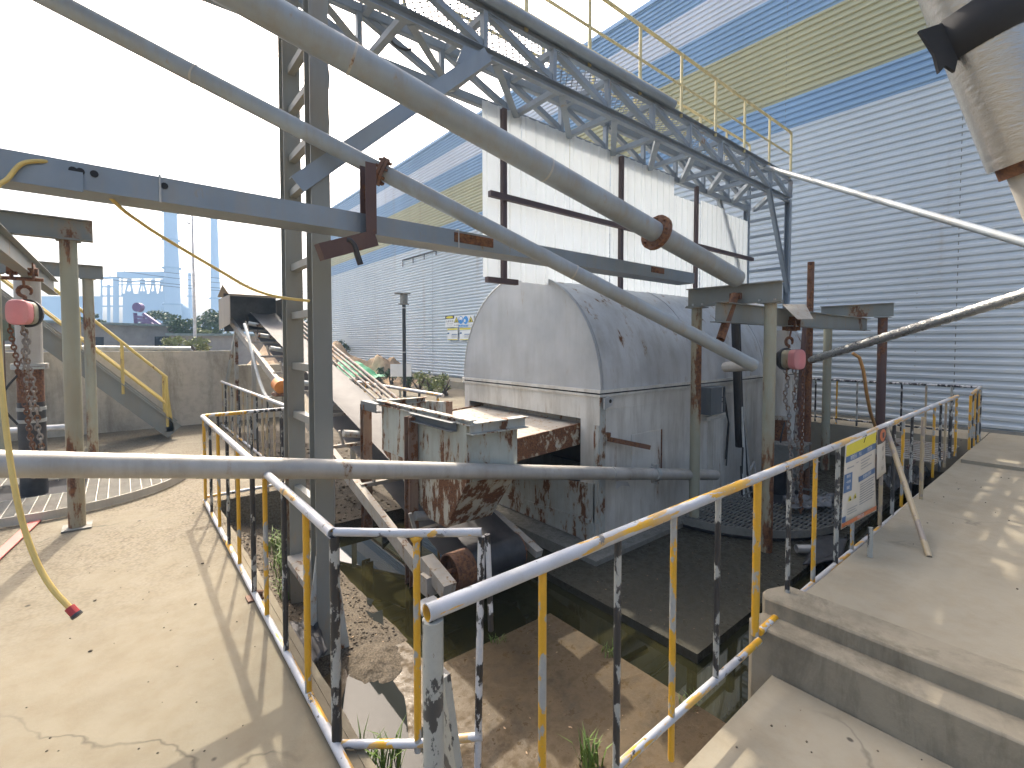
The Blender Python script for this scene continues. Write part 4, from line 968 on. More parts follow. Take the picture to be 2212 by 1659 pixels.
chain_hoist('chain hoist with round pink end cover hanging from the left runway beam', V(cl), (-.25, -.97, 0), .35, (.14, -.1, 0), ((.04, .1), (.0, .02), (.08, .1)), 2.53)
cr = PY(1708, 776, 2.52)
chain_hoist('chain hoist with tall pink cover facing right hanging from the right runway beam', V(cr), (-.42, -.90, 0), -.32, (-.35, -.22, 0), ((.03, .02), (-.03, -.06), (-.1, -.05)), 2.02)

# slurry pump discharge pipes standing in the tanks
def pump_pipe(label, x, y, z0, zs, r_=.10):
    t_ = thing('pump_pipe', label, 'pipe', (x, y, z0), 'pump pipes standing in the tanks')
    segs = (('sleeve', 'pipe_dull', zs[0], zs[1], r_), ('rusty_sleeve', 'rust', zs[1]-.03, zs[2], r_*1.02), ('rubber_sleeve', 'rubber', zs[2], z0, r_*1.06))
    for nm, mt, a_, b_, rad in segs:
        mb = MB(); mb.tube([(x, y, a_), (x, y, b_)], rad, 20); mb.build(nm, M[mt], t_)
    mb = MB(); mb.tube([(x, y, zs[1]-.03), (x, y, zs[1]+.0)], r_*1.4, 22); mb.tube([(x, y, zs[1]-.065), (x, y, zs[1]-.035)], r_*1.4, 22); mb.build('flange', M['galv_rust'], t_)
    mb = MB(); mb.tube([(x, y, zs[2]-.1), (x, y, zs[2]-.06)], r_*1.12, 20); mb.tube([(x, y, zs[2]-.24), (x, y, zs[2]-.2)], r_*1.12, 20); mb.obox((x+.04, y-r_*1.15, zs[2]-.08), (.12, .03, .05), (1, 0, 0), (0, 1, 0), (0, 0, 1)); mb.build('hose_clamp', M['galv_rust'], t_)
    mb = MB(); pts = [V((x-r_*.6, y-r_, zs[1]-.1)), V((x-r_*1.7, y-r_, zs[1]-.3)), V((x-r_*1.8, y-r_, zs[1]-.5)), V((x-r_*.9, y-r_, zs[1]-.7))]; mb.tube(smooth_path(pts), .012, 6); mb.build('cable', M['cable'], t_)
    return t_
lp = D(67, 850, 5.6)
pump_pipe('thick pump pipe with silver top and black hose over the left grating', lp.x, lp.y, .0, (2.55, D(67, 785, 5.6).z, D(67, 868, 5.6).z), .115)
rp = D(1682, 900, 7.2)
pump_pipe('grey pump pipe with dark lower sleeve behind the right chain hoist', rp.x, rp.y, -.5, (2.0, D(1682, 895, 7.2).z, D(1682, 960, 7.2).z), .115)
# mast behind left pipe and dark green cabinet at the picture edge
p = D(24, 760, 7.4)
gc = thing('cabinet', 'dull green metal cabinet behind the left pump pipe at the picture edge', 'cabinet', D(2, 760, 8.4)); c = D(0, 708, 8.4)
m = MB(); m.obox(c, (.5, .4, .46), RT, V((0, 0, 1)).cross(RT), (0, 0, 1)); gb_ = m.build('body', plain('dull green paint', (.10, .13, .11), .6), gc); m = MB(); m.tube([c+V((0, 0, -.2)), V((c.x, c.y, 0))], .05, 10); m.build('stand', M['brown'], gc)

# round gratings over the tanks
def grating(label, cx_, cy_, rad, z, mat, ymax=None, hole=None, sx=.058, sy=.11, rot=0.0, group='round gratings over the tanks'):
    t_ = thing('tank_grating', label, 'grating', (cx_, cy_, z), group)
    mb = MB(); n = 72; pts = []
    for k in range(n+1):
        an = 2*math.pi*k/n; y = cy_+rad*math.sin(an)
        if ymax and y > ymax: continue
        pts.append(V((cx_+rad*math.cos(an), y, z)))
    for p, q in zip(pts[:-1], pts[1:]):
        if (p-q).length < .3: mb.beam(p+V((0, 0, -.03)), q+V((0, 0, -.03)), .012, .09)
    mb.build('rim', M[mat], t_)
    for axis, st, nm, hh in ((0, sx, 'bearing_bar', .03), (1, sy, 'cross_bar', .018)):
        mb = MB(); k = -rad+st/2
        while k < rad:
            h = math.sqrt(max(0, rad*rad-k*k))
            if h > .05:
                if axis == 0:
                    ya, yb = cy_-h, cy_+h
                    if ymax: yb = min(yb, ymax)
                    segs = [(ya, yb)]
                    if hole and abs(cx_+k-hole[0]) < hole[2]: segs = [(ya, hole[1]-hole[3]), (hole[1]+hole[3], yb)]
                    for a_, b_ in segs:
                        if b_ > a_: mb.beam((cx_+k, a_, z), (cx_+k, b_, z), .007, hh)
                else:
                    if not (ymax and cy_+k > ymax):
                        segs = [(cx_-h, cx_+h)]
                        if hole and abs(cy_+k-hole[1]) < hole[3]: segs = [(cx_-h, hole[0]-hole[2]), (hole[0]+hole[2], cx_+h)]
                        for a_, b_ in segs:
                            if b_ > a_: mb.beam((a_, cy_+k, z+.004), (b_, cy_+k, z+.004), .008, hh)
            k += st
        mb.build(nm, M[mat], t_, smooth=0)
    return t_
grating('round pale steel grating on the dusty ground under the left hoist frame', -.78, 8.2, 1.52, .085, 'pale_steel', None, (lp.x+.05, lp.y-.1, .42, .40), .10, .05)
m = MB(); m.tube([(-.78, 8.2, -.02), (-.78, 8.2, .015)], 1.46, 48); tag(m.build('tank_shade_disc', M['void'], loc=(-.78, 8.2, 0)), 'black disc painting the shaded tank mouth beneath the left grating', 'tank')  # solid black disc stands in for the shade inside the tank
for hx in (-1, 1): pass
grating('half sunk grey grating at the foot of the right hoist posts', 6.75, 3.25, 1.42, -.36, 'pad', 3.15, (7.3, 2.75, .5, .3), .16, .05)
m = MB(); m.poly([(6.75+1.36*math.cos(2*math.pi*k/40), 3.25+1.36*math.sin(2*math.pi*k/40)) for k in range(20, 41)], -.497, -.47); tag(m.build('tank_shade_disc', M['void'], loc=(6.75, 2.6, -.5)), 'black half disc painting the shaded tank mouth beneath the half sunk right grating', 'tank')  # black half disc on the slab, tank shade put into its colour

# ================================================================ RAILINGS
def pipe_part(name, mat, parent, pts, r_, n=12, hollow=0):
    mb = MB(); mb.tube(pts, r_, n, hollow=hollow); return mb.build(name, M[mat], parent, smooth=40)
P = {'y': 'post_yellow', 'b': 'post_black', 'g': 'post_grey', 't': 'post_tan', 'r': 'brown'}
# left railing, along the pit edge
lr = thing('railing', 'left pit railing throwing its shadow over the dusty ground', 'railing', (.69, 4, 0), 'railings round the pit')
XL = .69
pipe_part('top_rail', 'rail_v', lr, [(XL, 6.32, .98), (XL, 4.2, .982), (XL, 2.06, .978)], .024, 14, .004)
pipe_part('bottom_rail', 'rail_v', lr, [(XL, 6.3, .035), (XL, 2.6, .035), (XL, 1.7, .03)], .02)
for px, c, r_, zb_ in ((440, 'y', .016, 0), (453, 'b', .014, .03), (470, 'y', .014, .03), (490, 'b', .014, .03), (512.5, 'y', .014, .03), (544, 'b', .017, 0), (571, 'y', .0145, .03), (612, 'b', .015, .03), (660, 'y', .0165, .03)):
    y = PX(px, 900+(px-440)*.87, XL).y
    pipe_part('post', P[c], lr, [(XL, y, zb_), (XL, y, .96)], r_)
pipe_part('post', 'post_black', lr, [(XL+.01, 2.07, 0), (XL+.01, 2.07, .96)], .022, 14)
m = MB(); y = PX(544, 990, XL).y; m.tube([(XL, y, .04), (XL+.05, y-.02, .03)], .02, 8); m.box((XL-.05, y-.05, .0), (XL+.05, y+.05, .012)); m.build('base_lump', M['rust'], lr)
# short side rail back to the column
cr_ = thing('railing', 'short railing with yellow and black top rail reaching the ladder columns', 'railing', (1.2, 6.32, 0), 'railings round the pit')
pipe_part('top_rail', 'rail_yellow', cr_, [(XL, 6.33, .985), (1.13, 6.33, .99)], .022); pipe_part('top_rail', 'rail_black', cr_, [(1.13, 6.33, .99), (1.62, 6.33, .99)], .022)
pipe_part('bottom_rail', 'rail', cr_, [(XL, 6.33, .06), (1.62, 6.33, .06)], .018)
for i in range(5):
    x = .84+.17*i; pipe_part('post', ('post_black', 'post_tan')[i % 2], cr_, [(x, 6.33, 0), (x, 6.33, .98)], .014)
# rail along the conveyor ramp
cv = thing('railing', 'long worn railing running away beside the conveyor towards the concrete wall', 'railing', (1.66, 9, 0), 'railings round the pit')
pipe_part('top_rail', 'rail_v', cv, [(1.66, 13.2 if False else 11.9, .98), (1.66, 6.35, .98)], .026)
pipe_part('bottom_rail', 'rail_v', cv, [(1.66, 11.9, .05), (1.66, 6.35, .05)], .02)
for i in range(15):
    y = 6.6+.37*i; pipe_part('post', ('post_tan', 'post_black', 'post_tan', 'post_grey')[i % 4], cv, [(1.66, y, 0), (1.66, y, .97)], .016, 8)
# rail on the far side of the conveyor
fr_ = thing('railing', 'low pale railing behind the conveyor in front of the sand heaps', 'railing', (3.84, 8, 0), 'railings round the pit')
pipe_part('top_rail', 'rail_v', fr_, [(3.84, 10.4, 1.0), (3.84, 6.35, 1.0)], .03)
for i, y in enumerate((10.2, 9.4, 8.6, 7.8, 7.1, 6.5)): pipe_part('post', ('post_black', 'post_yellow', 'post_black', 'post_grey')[i % 4], fr_, [(3.84, y, 0), (3.84, y, .99)], .022, 8)
# gate rail near the camera
A_, B_ = V((.70, 2.07, 0)), V((1.187, 1.648, 0))
gr = thing('railing', 'short dented rail in the middle foreground with yellow post and black end', 'railing', (A_+B_)/2, 'railings round the pit')
z_ = V((0, 0, 1)); dAB = (B_-A_).normalized()
pipe_part('top_rail', 'rail_plain', gr, [A_+z_*.98, A_.lerp(B_, .5)+z_*.977, B_+z_*.985], .0185, 14)
pipe_part('bottom_rail', 'rail', gr, [A_+z_*.025, A_.lerp(B_, .55)+z_*.035, B_+z_*.075], .018, 14)
q = A_.lerp(B_, .56); pipe_part('post', 'post_yellow', gr, [q+z_*.0, q+z_*.97], .0155, 14)
pipe_part('post', 'rail_black', gr, [B_-dAB*.02+z_*-.12, B_+z_*.965], .016, 14); pipe_part('post', 'rail_black', gr, [B_+dAB*.04+z_*.55, B_+dAB*.035+z_*.75, B_+dAB*.025+z_*.975], .012, 12)
m = MB(); m.ball(q+z_*.955, .024, .024, .022, 10, 6, .3, 2); m.build('weld_bead', M['rail_yellow'], gr)
# right railing
ZT = 1.04
rr_ = thing('railing', 'right pit railing with thick worn top rail running along the platform', 'railing', (3, YR, 0), 'railings round the pit')
def xr(px, py): return PY(px, py, YR)
e0, e1 = xr(922, 1324), xr(2068, 856)
pipe_part('top_rail', 'rail', rr_, [e0, e0.lerp(e1, .2), e0.lerp(e1, .5), e1], .025, 16, .004)
pipe_part('bottom_rail', 'rail', rr_, [xr(1330, 1660), xr(1640, 1384)], .0185, 14)
pipe_part('bottom_rail', 'rail_yellow', rr_, [xr(1640, 1366), xr(1706, 1306)], .02, 14)
pipe_part('bottom_rail', 'rail', rr_, [xr(1711, 1300), xr(1764, 1254)], .02, 14); pipe_part('bottom_rail', 'rail', rr_, [xr(1764, 1254), xr(1990, 1066)], .02, 14)
posts = ((935, 'w', .030, -.12), (1172, 'y', .0145, -.11), (1335, 'b', .0145, -.11), (1456, 'y', .0145, -.1), (1552, 'b', .0145, .07), (1637, 'y', .021, S1Z), (1706, 'b', .0145, PZ-.08), (1762, 'y', .0145, .15),
         (1811, 'g', .0165, .15), (1846, 'y', .0145, .15), (1906, 't', .016, .15), (1932, 'b', .016, .15), (1952, 'y', .014, .15), (1971, 'b', .014, .15), (2019, 'y', .014, .17), (2033, 'b', .014, .17), (2044, 't', .014, .17), (2055, 'b', .02, PZ), (2067, 'y', .016, .2))
for px, c, r_, zb_ in posts:
    if c == 'w': p = xr(935, 1345); pipe_part('post', 'post_grey', rr_, [(p.x, YR, zb_), (p.x, YR, ZT-.02)], r_, 18); continue
    x = e0.lerp(e1, 0).x
    # find x of the post from its foot or head in the photograph
    py = 1323-(px-924)*.4067; p = xr(px, py); pipe_part('post', P[c], rr_, [(p.x, YR, zb_), (p.x, YR, p.z-.012)], r_, 12)
for px, py0, py1, c in ((1879, 1112, 1203, 'g'), (1989, 892, 1078, 't')):
    b_ = G(px, py1, PZ); t__ = O+ray(px, py0)*(((b_-O).dot(FW)+.25)); pipe_part('stanchion', P[c], rr_, [b_, (b_.x, b_.y, t__.z)], .017, 12)
b_ = G(2007, 1203, PZ); tt = xr(1914, 925); pipe_part('prop', 'post_tan', rr_, [b_, tt], .021, 12)
m = MB(); m.prof(PY(951, 1445, YR+.09), PY(988, 1720, YR+.09), [(-.012, -.04), (.012, -.04), (.012, .04), (-.012, .04)]); m.build('prop', M['post_grey'], rr_, smooth=0)
# railing along the walkway by the shed
wr = thing('railing', 'thin black and yellow railing along the walkway by the shed wall', 'railing', (10.45, 2, PZ), 'railings round the pit')
xw = 10.45; c0 = V((xw, 1.06, 1.115))
pipe_part('top_rail', 'rail_black', wr, [(xw, 4.2, 1.11), c0], .02); pipe_part('bottom_rail', 'rail_black', wr, [(xw, 4.2, .38), (xw, 1.36, .38)], .016)
pipe_part('top_rail', 'rail', wr, [c0, (9.35, 1.04, 1.08)], .022)
for i, (px, c) in enumerate(((1762, 'b'), (1808, 'y'), (1852, 'g'), (1948, 'b'), (2001, 't'), (2056, 'g'))):
    p = PX(px, 840, xw); pipe_part('post', P[c], wr, [(xw, p.y, .28), (xw, p.y, 1.11)], .016, 8)
for i in range(6):
    x = 9.4+.2*i; pipe_part('post', ('post_yellow', 'post_black')[i % 2], wr, [(x, 1.045, PZ+.04), (x, 1.045, 1.09)], .017, 8)
# slatted rack lying by the far edge
rk = thing('pallet', 'weathered slatted rack lying across the far corner of the pit', 'pallet', (9.6, 1.9, .0))
m = MB(); k = 0
for x in [8.6+.16*i for i in range(11)]: m.beam((x, 1.25, .17), (x+.1, 2.3, .16), .05, .02)
m.build('slats', M['crust'], rk, smooth=0); m = MB(); m.beam((8.5, 1.3, .14), (10.35, 1.3, .14), .05, .04); m.beam((8.6, 2.25, .13), (10.38, 2.25, .13), .05, .04); m.build('bearers', M['pad'], rk, smooth=0)
m = MB(); m.tube([PY(1925, 950, 1.9), PY(1985, 1000, 1.8)], .02, 8); m.tube([PY(2050, 925, 1.7), PY(1960, 1010, 1.7)], .02, 8); m.build('brace', M['brown'], rk)

# ================================================================ SIGNS ON THE RAILING
def rail_sign(name, label, corners, tilt=0):
    """hanging sheet: corners are (px,py) TL,TR,BR,BL on the railing plane"""
    y = YR-.028; q = [PY(a, b, y) for a, b in corners]
    r = thing(name, label, 'sign', q[3], 'signs hung on the right railing')
    def pl(u, v_, off=.001):
        t_ = q[0].lerp(q[1], u); b_ = q[3].lerp(q[2], u); p = t_.lerp(b_, v_)
        return p+V((0, -off-.008*math.sin(math.pi*v_)*math.sin(math.pi*u*1.5), 0))
    mb = MB(); n = 8; vs = [pl(i/n, j/n, 0) for j in range(n+1) for i in range(n+1)]
    mb.add(vs, [(j*(n+1)+i, (j+1)*(n+1)+i, (j+1)*(n+1)+i+1, j*(n+1)+i+1) for j in range(n) for i in range(n)])
    s_ = mb.build('sheet', M['cream_sheet'], r); so_ = s_.modifiers.new('solid', 'SOLIDIFY'); so_.thickness = .002; so_.offset = -1
    def area(u0, v0, u1, v1, mat, name='print', off=.002):
        mb = MB(); n = 8; vs = [pl(u0+(u1-u0)*i/n, v0+(v1-v0)*j/n, off) for j in range(n+1) for i in range(n+1)]
        mb.add(vs, [(j*(n+1)+i, (j+1)*(n+1)+i, (j+1)*(n+1)+i+1, j*(n+1)+i+1) for j in range(n) for i in range(n)]); return mb.build(name, M[mat], r)
    asp = (q[1]-q[0]).length/(q[3]-q[0]).length
    def write(body, uc, vc, size, mat, width=None):
        return text(body, size, M[mat], lambda a, b: pl(uc+a/asp, vc-b, .0035), r, width=width)
    return r, pl, area, write
r, pl, area, write = rail_sign('warning_sign', 'big cream hazard notice with yellow header hung on the railing', ((1827, 960), (1893, 929), (1893, 1103), (1817, 1144)))
area(0.02, 0.02, .99, .15, 'yellow_print', 'header'); area(.02, .155, .99, .225, 'blue_print', 'title_bar')
write('有限空间', .22, .19, .055, 'white_print'); write('作业', .42, .19, .05, 'white_print'); write('危险告知', .76, .19, .055, 'white_print')
area(.0, .36, .2, .58, 'blue_print', 'side_block'); write('硫化氢', .1, .395, .04, 'white_print'); write('一氧化碳', .1, .46, .036, 'white_print'); write('缺氧', .1, .53, .045, 'white_print')
area(.38, .46, .98, .525, 'blue_print', 'bar'); write('安全操作注意事项', .68, .492, .05, 'white_print')
for k in range(4): area(.45, .27+.035*k, .86-.08*(k % 3), .282+.035*k, 'grey_print', 'text_line')
area(.06, .29, .24, .305, 'grey_print', 'text_line'); area(.3, .27, .38, .28, 'grey_print', 'text_line')
for k in range(9): area(.44, .56+.03*k, .96-.04*(k % 3), .572+.03*k, 'grey_print', 'text_line')
for k in range(3): area(.12, .79+.03*k, .38-.05*(k % 2), .80+.03*k, 'grey_print', 'text_line')
for k in (0, 1):
    mb = MB(); u0 = .12+.13*k; mb.add([pl(u0, .70, .003), pl(u0+.09, .70, .003), pl(u0+.045, .63, .003)], [(0, 1, 2)]); mb.build('triangle', M['yellow_print'], r, smooth=0)
    area(u0+.03, .672, u0+.06, .695, 'ink', 'symbol', .005)
area(.0, .86, .09, .93, 'blue_print', 'side_tab'); area(0, .935, 1, .985, 'orange_print', 'footer'); write('严禁盲目施救', .5, .96, .042, 'white_print')
mb = MB(); mb.tube([pl(.47, .0, .01), pl(.5, -.03, .03), pl(.54, .03, .012), pl(.53, .075, .006)], .002, 5); mb.tube([pl(.0, .97, .012), pl(.06, .955, .02), pl(.12, .99, .01)], .002, 5); mb.build('tie', M['cable'], r)
r, pl, area, write = rail_sign('warning_sign', 'narrow entry warning panel with round orange emblem beside the yellow headed notice', ((1895, 929), (1915, 921), (1914, 1020), (1894, 1036)))
area(0, 0, 1, .30, 'dark_board', 'header')
mb = MB(); mb.add([pl(.55+.36*math.cos(2*math.pi*k/24), .15+.125*math.sin(2*math.pi*k/24), .004) for k in range(24)], [tuple(range(23, -1, -1))]); mb.build('emblem', M['orange_print'], r, smooth=0)
area(.42, .09, .68, .2, 'dark_board', 'symbol', .007)
write('有限空间', .52, .43, .1, 'ink', .18); write('未经许可', .52, .62, .1, 'ink', .18); write('禁止入内', .5, .83, .1, 'ink', .18)

# ================================================================ LOOSE THINGS IN AND AROUND THE PIT
def sheet_thing(name, label, cat, pts, th, mat, wob=.02, n=10, seed=0):
    """bent sheet over a quad of points"""
    q = [V(p) for p in pts]; mb = MB(); vs = []
    for j in range(n+1):
        for i in range(n+1):
            p = q[0].lerp(q[1], i/n).lerp(q[3].lerp(q[2], i/n), j/n); vs.append(p+V((0, 0, wob*mnoise.noise(V((i*.35+seed, j*.35, seed)))+.3*wob*mnoise.noise(V((i*.9, j*.9, seed))))))
    mb.add(vs, [(j*(n+1)+i, j*(n+1)+i+1, (j+1)*(n+1)+i+1, (j+1)*(n+1)+i) for j in range(n) for i in range(n)])
    c = sum(q, V())/4; o = mb.build(name, M[mat], loc=c); s_ = o.modifiers.new('solid', 'SOLIDIFY'); s_.thickness = th
    return tag(o, label, cat)
sh = [G(a, b, -.22) for a, b in ((624, 1348), (684, 1340), (708, 1405), (672, 1442))]
sheet_thing('rubber_sheet', 'smooth dark rubber sheet leaning in the corner of the pit by the weeds', 'sheet', sh, .012, 'rubber', .03, 12, 3)
sh = [G(a, b, SLAB+.06) for a, b in ((1768, 1156), (1830, 1166), (1815, 1215), (1735, 1222))]
sheet_thing('rubber_sheet', 'dark rubber mat with bird droppings lying by the platform edge in the pit', 'sheet', sh, .015, 'rubber', .03, 10, 5)
sh = [G(a, b, -.25) for a, b in ((1690, 1075), (1802, 1072), (1795, 1095), (1700, 1098))]
sheet_thing('plastic_sheet', 'crumpled grey plastic sheet over the sunken grating', 'sheet', sh, .02, 'plastic_sheet', .08, 14, 8)
sh = [PY(1945, 975, 1.7), PY(2010, 970, 1.9), PY(2005, 1040, 1.6), PY(1940, 1040, 1.5)]
sh = [G(a, b, -.3) for a, b in ((1940, 985), (2020, 992), (1990, 1052), (1900, 1050))]
sheet_thing('plastic_sheet', 'shiny crumpled plastic sheet in the far corner of the pit behind the railing', 'sheet', sh, .01, 'plastic_sheet', .16, 18, 2)
m = MB(); p = G(1735, 1192, SLAB+.03); m.tube([p+V((-.05, .05, .03)), p+V((.08, -.06, .03))], .045, 12, hollow=.006); tag(m.build('pipe_offcut', M['pipe_dull'], loc=p), 'short grey pipe offcut lying beside the dark rubber mat', 'pipe')
m = MB(); a, b = G(0, 1196, .02), G(95, 1108, .02); m.beam(a-(b-a)*.3, b, .085, .012); tag(m.build('red_plank', M['red_board'], loc=b), 'faded red strip lying on the ground beside the left grating', 'plank')
m = MB(); m.beam(G(700, 1150, -.1), G(1010, 1095, -.3), .05, .05)
sh = [G(a, b, SLAB+.03) for a, b in ((832, 1158), (862, 1162), (862, 1182), (836, 1188))]
sheet_thing('metal_plate', 'small dark plate jutting out of the water beside the conveyor frame', 'plate', [PX(825, 1160, 2.35), PX(858, 1158, 2.6), PX(862, 1190, 2.6), PX(830, 1191, 2.35)], .01, 'rubber', .005, 4, 1)
m = MB(); p = G(913, 1300, -.5); m.ext([G(900, 1300, -.45), G(935, 1284, -.45), G(955, 1300, -.45), G(912, 1322, -.45)], (0, 0, -.04)); tag(m.build('foil_scrap', M['lamp_white'], loc=p, smooth=0), 'white scrap of sheet lying under the crusted bearing block at the water edge', 'scrap')
m = MB(); a = PY(1752, 566, 2.62); m.tube([(a.x, 2.62, a.z), (a.x+.0, 2.62, -.45)], .045, 10); tag(m.build('rusty_pole', M['rust'], loc=(a.x, 2.62, -.45)), 'tall upright rusty pole beside the right chain hoist', 'pole')
m = MB(); m.tube([D(1742, 690, 7.6), D(1722, 955, 7.2)], .05, 10); tag(m.build('rusty_pole', M['brown'], loc=D(1722, 955, 7.2)), 'leaning rusty pole crossing behind the right hoist chains', 'pole')
m = MB(); m.obox(D(1705, 985, 7.0), (.5, .4, .35), (1, .1, 0), (-.1, 1, 0), (0, 0, 1)); m.obox(D(1705, 958, 7.0), (.56, .46, .03), (1, .1, 0), (-.1, 1, 0), (0, 0, 1)); tag(m.build('pump_plinth', M['pad'], loc=D(1705, 1010, 7.0)), 'stained concrete pump plinth behind the hoist chains', 'plinth')
m = MB(); p = G(1460, 1160, -.45); m.obox(p+V((0, 0, .05)), (.1, .35, .1), (1, 0, 0), (0, 1, 0), (0, 0, 1))

# pebbles, chips and droppings on the dusty ground
rnd = random.Random(5); mb = MB()
for k in range(150):
    x, y = rnd.uniform(-1.6, .6), rnd.uniform(1.9, 6); s = rnd.uniform(.0015, .0045)*(2.0 if rnd.random() < .12 else 1); mb.ball((x, y, s*.4), s*1.3, s, s*.7, 6, 4, .4, k)
for k in range(60):
    x, y = rnd.uniform(3.3, 8), rnd.uniform(-1.5, 1.0); s = rnd.uniform(.002, .007); mb.ball((x, y, PZ+s*.4), s*1.3, s, s*.7, 6, 4, .4, k)
for k in range(40):
    x, y = rnd.uniform(1.6, 2.8), rnd.uniform(-.3, 1.05); s = rnd.uniform(.0015, .006); mb.ball((x, y, LZ+s*.4), s*1.3, s, s*.7, 6, 4, .4, k)
tag(mb.build('pebbles', M['gravel']), kind='stuff')
mb = MB()
for k in range(1500):
    x = XB+.03+(XW-XB-.03)*rnd.random(); y = rnd.uniform(3.3, 6.2); s = rnd.uniform(.003, .011); mb.ball((x, y, (bank(x, y) if y > 3.3 else max(SLAB, heap(x, y)))+s*.2), s*1.2, s, s*.7, 5, 4, .5, k)
for k in range(900):
    x, y = rnd.uniform(1.7, 3.7), rnd.uniform(5.9, 9.5); s = rnd.uniform(.006, .02); mb.ball((x, y, ramp_z(x, y)+s*.2), s*1.2, s, s*.7, 5, 4, .5, k)
tag(mb.build('gravel_stones', M['gravel']), kind='stuff')

# drifted leaves, flakes and chips in the pit
mb = MB(); rnd = random.Random(9)
for k in range(170):
    if k % 6 == 0: x, y, z = rnd.uniform(1.7, 2.75), rnd.uniform(1.1, 2.85), SLAB
    elif k % 3 == 1: x, y, z = rnd.uniform(3.28, 5.4), rnd.uniform(1.8, 3.1), SLAB
    else: x, y = rnd.uniform(.85, 1.6), rnd.uniform(3.3, 5.8); z = bank(x, y)
    s = rnd.uniform(.004, .012); a_ = rnd.uniform(0, 6.28); u_ = V((math.cos(a_), math.sin(a_), rnd.uniform(-.2, .2)))*s; v_ = V((-math.sin(a_), math.cos(a_), rnd.uniform(-.3, .3)))*s*.5; p = V((x, y, z+.006))
    mb.add([p-u_, p+v_, p+u_, p-v_], [(0, 1, 2, 3)])
tag(mb.build('litter_flakes', M['sand'], smooth=0), kind='stuff')
# grass
def grass(name, label, c, rad, n, h, mat='grass', seed=1, spread=.5, kind=None, wd=.006):
    rn = random.Random(seed); mb = MB()
    for k in range(n):
        an, rr2 = rn.uniform(0, 6.28), rad*math.sqrt(rn.random()); b_ = V(c)+V((math.cos(an)*rr2, math.sin(an)*rr2, 0)); hh = h*rn.uniform(.45, 1.1); wdt = wd*rn.uniform(.7, 1.3)
        ln = V((rn.uniform(-1, 1), rn.uniform(-1, 1), 0))*spread*hh; s = V((-ln.y, ln.x, 0)); s = s.normalized()*wdt if s.length > 1e-4 else V((wdt, 0, 0))
        p1 = b_+ln*.35+V((0, 0, hh*.6)); p2 = b_+ln+V((0, 0, hh*(.95-.2*spread)))
        mb.add([b_-s, b_+s, p1+s*.75, p1-s*.75, p2], [(0, 1, 2, 3), (3, 2, 4)])
    return tag(mb.build(name, M[mat], loc=c, smooth=0), label, 'grass', kind=kind)
grass('grass_tuft', 'tuft of long green grass under the gate rail at the puddle edge', G(820, 1668, SLAB), .11, 70, .26, seed=2, spread=.55)
grass('grass_tuft', 'small tuft of grass on the brown slab behind the foreground railing', G(1272, 1650, SLAB), .07, 34, .2, seed=3)
for i, (x, y, h_) in enumerate(((2.74, 2.2, .09), (2.2, 2.84, .07), (2.72, 1.55, .10), (1.05, 2.05, .12))):
    grass('weeds', ['tiny weeds on the channel edge of the brown slab', 'tiny weeds at the front edge of the brown slab', 'small weeds on the slab edge nearest the steps', 'sparse weeds between the puddle and the ground lip'][i], (x, y, SLAB), .06, 24, h_, seed=60+i, spread=.8, wd=.003)
for i, (px, py) in enumerate(((592, 1195), (600, 1235), (610, 1265), (622, 1300))):
    p = G(px, py, -.42); p.x = max(p.x, XB+.06)
    grass('weeds', ['tall weeds at the back of the left pit corner', 'bright weeds beside the column in the pit corner', 'low weeds in front of the column plank', 'sparse weeds above the dark rubber sheet'][i], (p.x+.1, p.y, bank(p.x+.1, p.y)), .17, 130, .26-.02*i, seed=10+i, spread=.7, wd=.005)

# ================================================================ BACK LEFT: WALL, STAIR, SAND, SHEDS, PLANT
YW = 12.62
cw = thing('concrete_wall', 'long stained concrete wall behind the stair and the conveyor', 'wall', (0, YW, 0))
m = MB(); pts = []
m.box((-9, YW, -.05), (2.05, YW+.25, 1.64)); m.build('wall', M['wall_conc'], cw, smooth=0)
m = MB(); m.box((2.05, YW+.02, -.05), (3.4, YW+.25, 1.3)); m.build('broken_end', M['wall_conc'], cw, smooth=0)
m = MB(); m.tube([(-9, YW+.1, 1.74), (-2, YW+.1, 1.74), (1.2, YW+.1, 1.69)], .05, 8); m.build('coping_pipe', M['hose_white'], cw)
m = MB(); a, b = PY(-20, 933, 11.2), PY(142, 922, 11.2); m.tube([a, b], .05, 10); tag(m.build('white_pipe', M['lamp_white'], loc=a), 'white pipe lying low along the wall behind the left pump pipe', 'pipe')
ys = 11.0
stt = thing('steel_stair', 'steel stair with yellow handrails rising left in front of the concrete wall', 'stair', (.7, ys, 0))
f0 = V((.75, ys, .03)); f1 = PY(90, 735, ys); dst = (f1-f0); f2 = f0+dst*1.9
for dy in (0, .8):
    m = MB(); m.beam(f0+V((0, dy, .10)), f2+V((0, dy, .10)), .02, .30); m.beam(f0+V((0, dy-.02, .27)), f2+V((0, dy-.02, .27)), .07, .014); m.build('stringer', M['hoist_beam'], stt, smooth=0)
for k in range(16):
    p = f0+dst*(1.9*(k+.6)/16); m = MB(); m.box((p.x-.13, ys+.035, p.z+.06), (p.x+.13, ys+.765, p.z+.085)); m.build('tread', M['galv'], stt, smooth=0)
